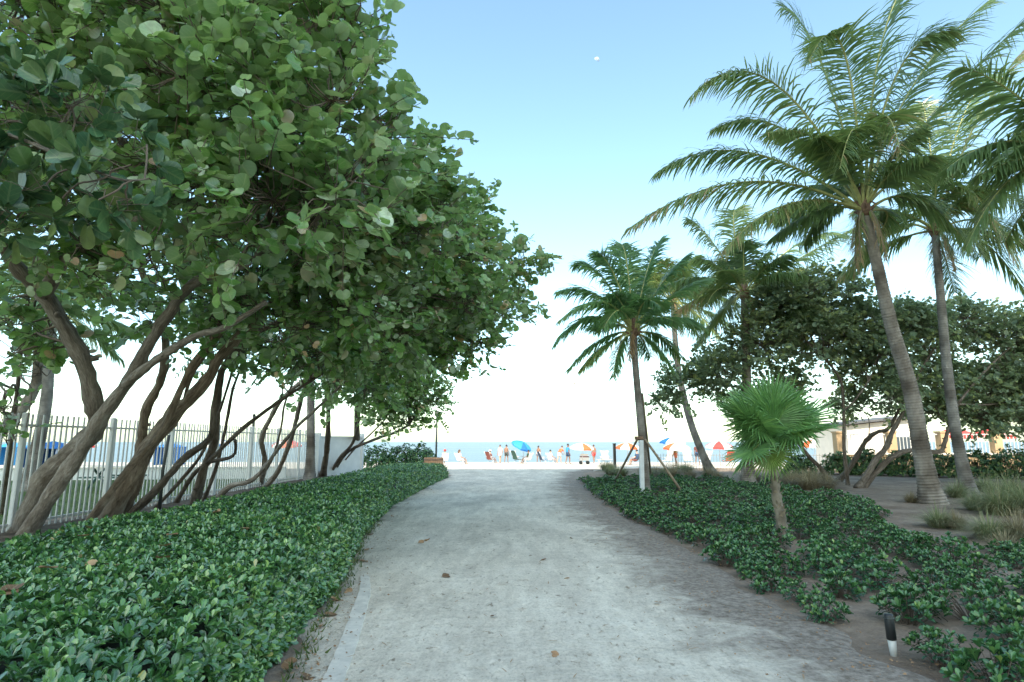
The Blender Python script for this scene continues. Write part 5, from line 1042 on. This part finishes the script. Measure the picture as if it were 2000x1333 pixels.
def person(px, d, label, pose='stand', face=0.0, skin='skin', hair='hair', top=None, bottom='navy', H=1.7, z=None, hat=None, hairlen=0.12):
    x = P(px, 890, d).x; z0 = beach_z(x, d) if z is None else z; t = thing('person', (x, d, z0), label, 'person', 'people on the beach'); k_ = H / 1.7
    Rz = Matrix.Rotation(face, 3, 'Z'); L = lambda a: Vector((x, d, z0)) + Rz @ (Vector(a) * k_)
    J = {}; ed = []; rad = []
    names = []
    def v(n, c, r_, par=None):
        J[n] = (len(names), Vector(c)); names.append((Vector(c), r_))
        if par: ed.append((J[par][0], J[n][0]))
    if pose == 'stand':
        v('pel', (0, 0, .95), .135); v('sp', (0, 0.005, 1.14), .115, 'pel'); v('ch', (0, 0, 1.34), .135, 'sp'); o = Vector((0, 0, 0)); sh = Vector((0, 0, 1.42))
    elif pose == 'bend':
        v('pel', (0, 0, .92), .135); v('sp', (0, 0.10, 1.09), .115, 'pel'); v('ch', (0, .24, 1.24), .135, 'sp'); sh = Vector((0, .30, 1.30))
    else:
        v('pel', (0, -.08, .44), .14); v('sp', (0, -.15, .62), .12, 'pel'); v('ch', (0, -.20, .81), .135, 'sp'); sh = Vector((0, -.22, .89))
    fw = Vector((0, .02, 0)) if pose != 'bend' else Vector((0, .10, 0))
    v('nk', sh + Vector((0, .01, .08)) + fw * 0.5, .052, 'ch'); v('jaw', sh + Vector((0, .035, .15)) + fw, .066, 'nk'); v('hd', sh + Vector((0, .025, .23)) + fw, .088, 'jaw'); v('nose', sh + Vector((0, .125, .195)) + fw, .014, 'jaw')
    for s_, c in ((-1, 'l'), (1, 'r')):
        v('sh' + c, sh + Vector((.165 * s_, 0, 0)), .058, 'ch')
        if pose == 'stand': e, w = sh + Vector((.23 * s_, -.02, -.29)), sh + Vector((.24 * s_, .08, -.53))
        elif pose == 'bend': e, w = sh + Vector((.22 * s_, .12, -.26)), sh + Vector((.16 * s_, .30, -.42))
        else: e, w = sh + Vector((.24 * s_, .06, -.27)), sh + Vector((.22 * s_, .30, -.30))
        v('el' + c, e, .040, 'sh' + c); v('wr' + c, w, .028, 'el' + c); dr = (w - e).normalized(); pm = w + dr * .06; v('pa' + c, pm, .032, 'wr' + c)
        sd_ = dr.cross(Vector((0, 1, 0.2))).normalized()
        for q, ln in enumerate((.075, .085, .08, .06)):
            off = sd_ * (.017 * (q - 1.5)); v('f%d%s' % (q, c), pm + dr * .045 + off, .0095, 'pa' + c); v('g%d%s' % (q, c), pm + dr * (.045 + ln) + off + Vector((0, .02, -.015)), .008, 'f%d%s' % (q, c))
        v('th' + c, pm - sd_ * .04 + dr * .01, .011, 'pa' + c); v('ti' + c, pm - sd_ * .06 + dr * .05, .009, 'th' + c)
        v('hip' + c, J['pel'][1] + Vector((.085 * s_, 0, -.03)), .092, 'pel')
        st_ = 0.10 * s_ if pose != 'sit' else 0
        if pose != 'sit': kn, an = Vector((.10 * s_, .04 + st_, .49)), Vector((.10 * s_, st_ * 1.6 - .02, .08))
        else: kn, an = Vector((.11 * s_, .36, .47)), Vector((.12 * s_, .52, .09))
        v('kn' + c, kn, .058, 'hip' + c); v('ca' + c, kn.lerp(an, 0.35) + Vector((0, -.015, 0)), .054, 'kn' + c); v('an' + c, an, .036, 'ca' + c); v('to' + c, an + Vector((.02 * s_, .15, -.05)), .030, 'an' + c)
    me = bpy.data.meshes.new('body'); me.from_pydata([tuple(L(c) - ORG[t.name]) for c, _ in names], ed, []); me.materials.append(M[skin])
    o = link('body', me, t); sk = o.modifiers.new('skin', 'SKIN'); sk.use_smooth_shade = True; o.modifiers.new('sub', 'SUBSURF').levels = 1
    for i_, (c, r_) in enumerate(names): me.skin_vertices[0].data[i_].radius = (r_ * k_, r_ * k_)
    me.skin_vertices[0].data[0].use_root = True
    hd = J['hd'][1]; mb = MB(); prof = []
    for q in range(9): a = math.pi * q / 8; prof.append((max(0.002, .098 * math.sin(a)), .105 * -math.cos(a)))
    mb.lathe(L(hd + Vector((0, -.018, .035))), [(r_ * k_, z_ * k_) for r_, z_ in prof if z_ > -0.07], 12)
    if hairlen > 0.15: mb.tube([L(hd + Vector((0, -.06, .03))), L(hd + Vector((0, -.11, -.08))), L(hd + Vector((0, -.11, -hairlen)))], [.085 * k_, .075 * k_, .03 * k_], 8)
    mb.build('hair', M[hair], t)
    for s_ in (-1, 1):
        mb = MB(); mb.lathe(L(hd + Vector((.092 * s_, 0, -.035))), [(.004, 0), (.014, .015), (.016, .035), (.004, .055)], 8); mb.build('ear', M[skin], t)
        mb = MB(); mb.lathe(L(hd + Vector((.035 * s_, .082, -.012))), [(.003, 0), (.010, .008), (.003, .016)], 8); mb.build('eye', M['hair_black'], t)
    mb = MB(); mb.box(L(hd + Vector((0, .085, -.075))), (.045, .012, .010), 0, Rz); mb.build('mouth', M['maroon'], t)
    if hat: mb = MB(); mb.lathe(L(hd + Vector((0, 0, .06))), [(.19 * k_, 0), (.18 * k_, .012), (.11 * k_, .02), (.10 * k_, .09), (.05 * k_, .11)], 16); mb.build('hat', M[hat], t)
    if top:
        mb = MB(); pl, s1, s2 = J['pel'][1], J['sp'][1], J['ch'][1]; mb.tube([L(pl + Vector((0, 0, .02))), L(s1), L(s2), L(sh + Vector((0, 0, .03)))], [.165 * k_, .152 * k_, .172 * k_, .11 * k_], 12)
        for c in 'lr': a, b = J['sh' + c][1], J['el' + c][1]; mb.tube([L(a.lerp(s2, 0.3)), L(a), L(a.lerp(b, 0.6))], [.075 * k_, .075 * k_, .062 * k_], 8)
        mb.build('shirt', M[top], t)
    mb = MB(); pl = J['pel'][1]; mb.tube([L(pl + Vector((0, 0, -.10))), L(pl), L(pl + Vector((0, 0, .10)))], [.13 * k_, .17 * k_, .158 * k_], 12)
    for c in 'lr': a, b = J['hip' + c][1], J['kn' + c][1]; mb.tube([L(a), L(a.lerp(b, 0.55))], [.112 * k_, .092 * k_], 8)
    mb.build('shorts', M[bottom], t)
    return t
# people and chairs, left to right
q = 58.0
beach_chair(868, 52, M['canvas'], 'white beach chair under the person in orange at the planter', 0.3); person(868, 52, 'person in an orange top and pink hat sitting behind the planter', 'sit', 0.3, 'skin', 'hair', 'orange', 'orange', hat='red')
beach_chair(901, 50, M['canvas'], 'white beach chair under the long-haired person', -0.9); person(901, 50, 'long-haired person in white sitting on the open sand left of centre', 'sit', -0.9, 'skin', 'hair', 'canvas', 'canvas', hairlen=0.34)
beach_chair(960, 56, M['maroon'], 'maroon beach chair under the person in a white hat', -0.8, 1.15); person(960, 56, 'person in a white hat sitting in a maroon chair', 'sit', -0.8, 'skin', 'hair', 'maroon', 'canvas', hat='canvas')
person(977, 60, 'person in white standing beside the maroon chair', 'stand', 0.4, 'skin', 'hair', 'canvas', 'canvas'); person(989, 60, 'bare-chested person in dark shorts standing left of the blue parasol', 'stand', -0.5, 'skin_dark', 'hair_black', None, 'dark_metal')
beach_chair(1012, 55, M['green_c'], 'empty dark green beach chair below the blue parasol', -0.9, 1.25); beach_chair(1029, 54, M['canvas'], 'white beach chair right of the blue parasol pole', 0.9); person(1029, 54, 'tanned person sitting in the shade right of the blue parasol pole', 'sit', 0.9, 'skin_dark', 'hair_black', 'green_c', 'canvas')
beach_chair(1063, 53, M['navy'], 'empty navy beach chair leaning back near the centre of the beach', -1.2, 1.15); beach_chair(1078, 55, M['canvas'], 'white beach chair under the pale person near the centre', -0.9); person(1078, 55, 'pale bare-shouldered person sitting right of the navy chair', 'sit', -0.9, 'skin', 'hair_black', 'canvas', 'canvas')
person(1092, 58, 'person in orange bending forward right of the navy chair', 'bend', -0.9, 'skin', 'hair', 'orange', 'canvas'); person(1109, 53, 'dark-haired person in a light blue shirt striding near the striped parasol', 'stand', -1.2, 'skin_dark', 'hair_black', 'sky_blue', 'navy')
parasol(1022, 55, 0.98, 1.95, ('sky_blue', 'blue', 'sky_blue', 'sky_blue'), 'tilted blue beach parasol near the centre of the beach', (0.45, -0.35))
parasol(1137, 52, 1.05, 1.85, ('canvas', 'canvas', 'orange'), 'white parasol with an orange panel right of the blue one', (0.05, -0.1))
parasol(1225, 50, 1.0, 1.85, ('canvas', 'orange'), 'white and orange parasol behind the staked palm', (0, -0.1))
parasol(1315, 52, 1.15, 2.35, ('canvas', 'canvas', 'canvas', 'blue'), 'taller white parasol with a blue panel right of the staked palm', (0.05, -0.1)); parasol(1322, 44, 1.0, 1.75, ('canvas', 'canvas', 'canvas', 'orange'), 'white parasol with an orange edge in front of the taller white one', (0.02, -0.1))
parasol(1405, 48, 1.1, 1.9, ('red', 'canvas'), 'red and white parasol seen left of the fan palm', (0, -0.1)); parasol(1590, 47, 1.1, 2.0, ('canvas', 'orange'), 'white and orange parasol seen right of the fan palm', (0, -0.1))
parasol(1870, 40, 1.2, 2.6, ('red',), 'plain red parasol above the terrace wall, left of two', (0, -0.1), group='red parasols behind the terrace'); parasol(1945, 40, 1.2, 2.6, ('red',), 'plain red parasol above the terrace wall, right of two', (0, -0.1), group='red parasols behind the terrace'); parasol(155, 46, 1.2, 2.0, ('red', 'canvas'), 'red and white parasol seen through the fence at the left', (0, -0.1)); parasol(560, 45, 1.1, 2.0, ('red', 'canvas', 'orange'), 'red and orange parasol seen through the far fence pickets', (0, -0.1)); parasol(420, 47, 1.1, 2.1, ('canvas', 'blue'), 'white and blue parasol seen through the fence pickets', (0, -0.1))
person(1320, 45, 'tanned person in yellow-orange standing under the low white parasol', 'stand', 0.6, 'skin_dark', 'hair_black', 'nut', 'orange', H=1.55)
person(1240, 48, 'person in a navy shirt sitting under the parasol behind the staked palm', 'sit', 0.8, 'skin', 'hair_black', 'navy', 'maroon'); person(1362, 50, 'tanned person in maroon standing right of the low white parasol', 'stand', -0.6, 'skin_dark', 'hair_black', 'maroon', 'navy'); person(1052, 60, 'person in navy wading between the blue parasol and the navy chair', 'stand', 2.6, 'skin_dark', 'hair_black', None, 'navy', H=1.6); person(1160, 58, 'person in red shorts standing right of the striped parasol', 'stand', 0.4, 'skin_dark', 'hair', None, 'red')
for px, d, m_, lb, f in ((1173, 54, 'canvas', 'white beach chair left of the black post', 0.8), (1187, 52, 'canvas', 'white beach chair just left of the black post', -0.7), (1238, 49, 'navy', 'navy beach chair under the parasol behind the staked palm', 1.2), (1300, 48, 'canvas', 'white beach chair left of the low white parasol', 0.5), (1345, 47, 'canvas', 'white beach chair right of the low white parasol', -0.5), (1375, 47, 'canvas', 'white beach chair left of the bent palm trunk', 0.4), (1420, 46, 'red', 'red beach chair under the red and white parasol', 0.2)):
    beach_chair(px, d, M[m_], lb, f, 1.2)
x = P(1141, 890, 53).x; zb = beach_z(x, 53); t = thing('beach_cart', (x, 53, zb), 'white wheeled beach cart stacked with towels under the striped parasol', 'cart')
mb = MB(); mb.box((x, 53, zb + 0.45), (0.85, 0.5, 0.30)); mb.build('basket', M['canvas'], t)
for k in range(3): mb = MB(); mb.box((x, 53, zb + 0.65 + 0.1 * k), (0.75 - 0.05 * k, 0.45, 0.085)); mb.build('towel', M[('maroon', 'canvas', 'cream')[k]], t)
for sx_ in (-1, 1):
    for sy_ in (-1, 1): mb = MB(); mb.tube([(x + 0.3 * sx_, 53 + 0.24 * sy_ - 0.03, zb + 0.15), (x + 0.3 * sx_, 53 + 0.24 * sy_ + 0.03, zb + 0.15)], 0.15, 14); mb.build('wheel', M['dark_metal'], t)
mb = MB(); mb.tube([(x + 0.42, 53, zb + 0.5), (x + 0.7, 53, zb + 0.95), (x + 0.75, 53, zb + 0.97)], 0.018, 6); mb.build('handle', M['alu'], t)

# ------------------------------------------------------------------ gull over the water and the daytime moon
c = P(1121, 751, 45); t = thing('gull', c, 'pale gull flying low above the horizon left of the staked palm', 'bird')
mb = MB(); mb.tube([c + Vector((-0.22, 0, 0)), c + Vector((-0.1, 0, .01)), c + Vector((0.08, 0, .01)), c + Vector((.17, 0, .03)), c + Vector((.24, 0, .02))], [.01, .05, .055, .03, .008], 8); mb.build('body', M['canvas'], t)
for s_ in (-1, 1):
    V = [c + Vector((.08, .04 * s_, .02)), c + Vector((-.07, .04 * s_, .02)), c + Vector((.12, .3 * s_, .13)), c + Vector((-.02, .3 * s_, .12)), c + Vector((-.04, .62 * s_, .06))]; V += [p + Vector((0, 0, -.012)) for p in V]
    mb = MB(); mb.add(V, [(0, 1, 3, 2), (2, 3, 4), (5, 7, 8, 6), (7, 9, 8), (0, 2, 7, 5), (2, 4, 9, 7), (4, 3, 8, 9), (3, 1, 6, 8)]); mb.build('wing', M['canvas'], t)
MD = 5000.0; mc = P(1165, 118, MD); mr = MD * 6.6 / FPX
mm, nt_, bs = newmat('moon_surface'); n_ = noise(nt_, 0.03, 4, 0.6, tex(nt_)); r = ramp(nt_, [(0.4, (0.45, 0.45, 0.44)), (0.6, (0.75, 0.75, 0.73))]); nt_.links.new(n_.outputs[0], r.inputs[0]); nt_.links.new(r.outputs[0], bs.inputs['Base Color']); bs.inputs['Roughness'].default_value = 1.0
trn = nt_.nodes.new('ShaderNodeBsdfTransparent'); ms = nt_.nodes.new('ShaderNodeMixShader'); ms.inputs[0].default_value = 0.6; nt_.links.new(bs.outputs[0], ms.inputs[1]); nt_.links.new(trn.outputs[0], ms.inputs[2]); nt_.links.new(ms.outputs[0], nt_.nodes['Material Output'].inputs[0])
lit = (sd + Vector((0.55, 0, -0.12))).normalized(); Q = lit.to_track_quat('Z', 'Y').to_matrix(); V = []; F = []; nl_, nm = 8, 28    # the sunlit half of the globe
for i_ in range(nl_ + 1):
    for j in range(nm): th = R(88) * i_ / nl_; ph_ = 2 * math.pi * j / nm; V.append(mc + Q @ (Vector((math.sin(th) * math.cos(ph_), math.sin(th) * math.sin(ph_), math.cos(th))) * mr))
for i_ in range(nl_):
    for j in range(nm): F.append((i_ * nm + j, i_ * nm + (j + 1) % nm, (i_ + 1) * nm + (j + 1) % nm, (i_ + 1) * nm + j))
mb = MB(); mb.add(V, F, 0, True); tag(mb.build('moon', mm, None, mc), 'small pale half moon in the blue sky above the path', 'moon')
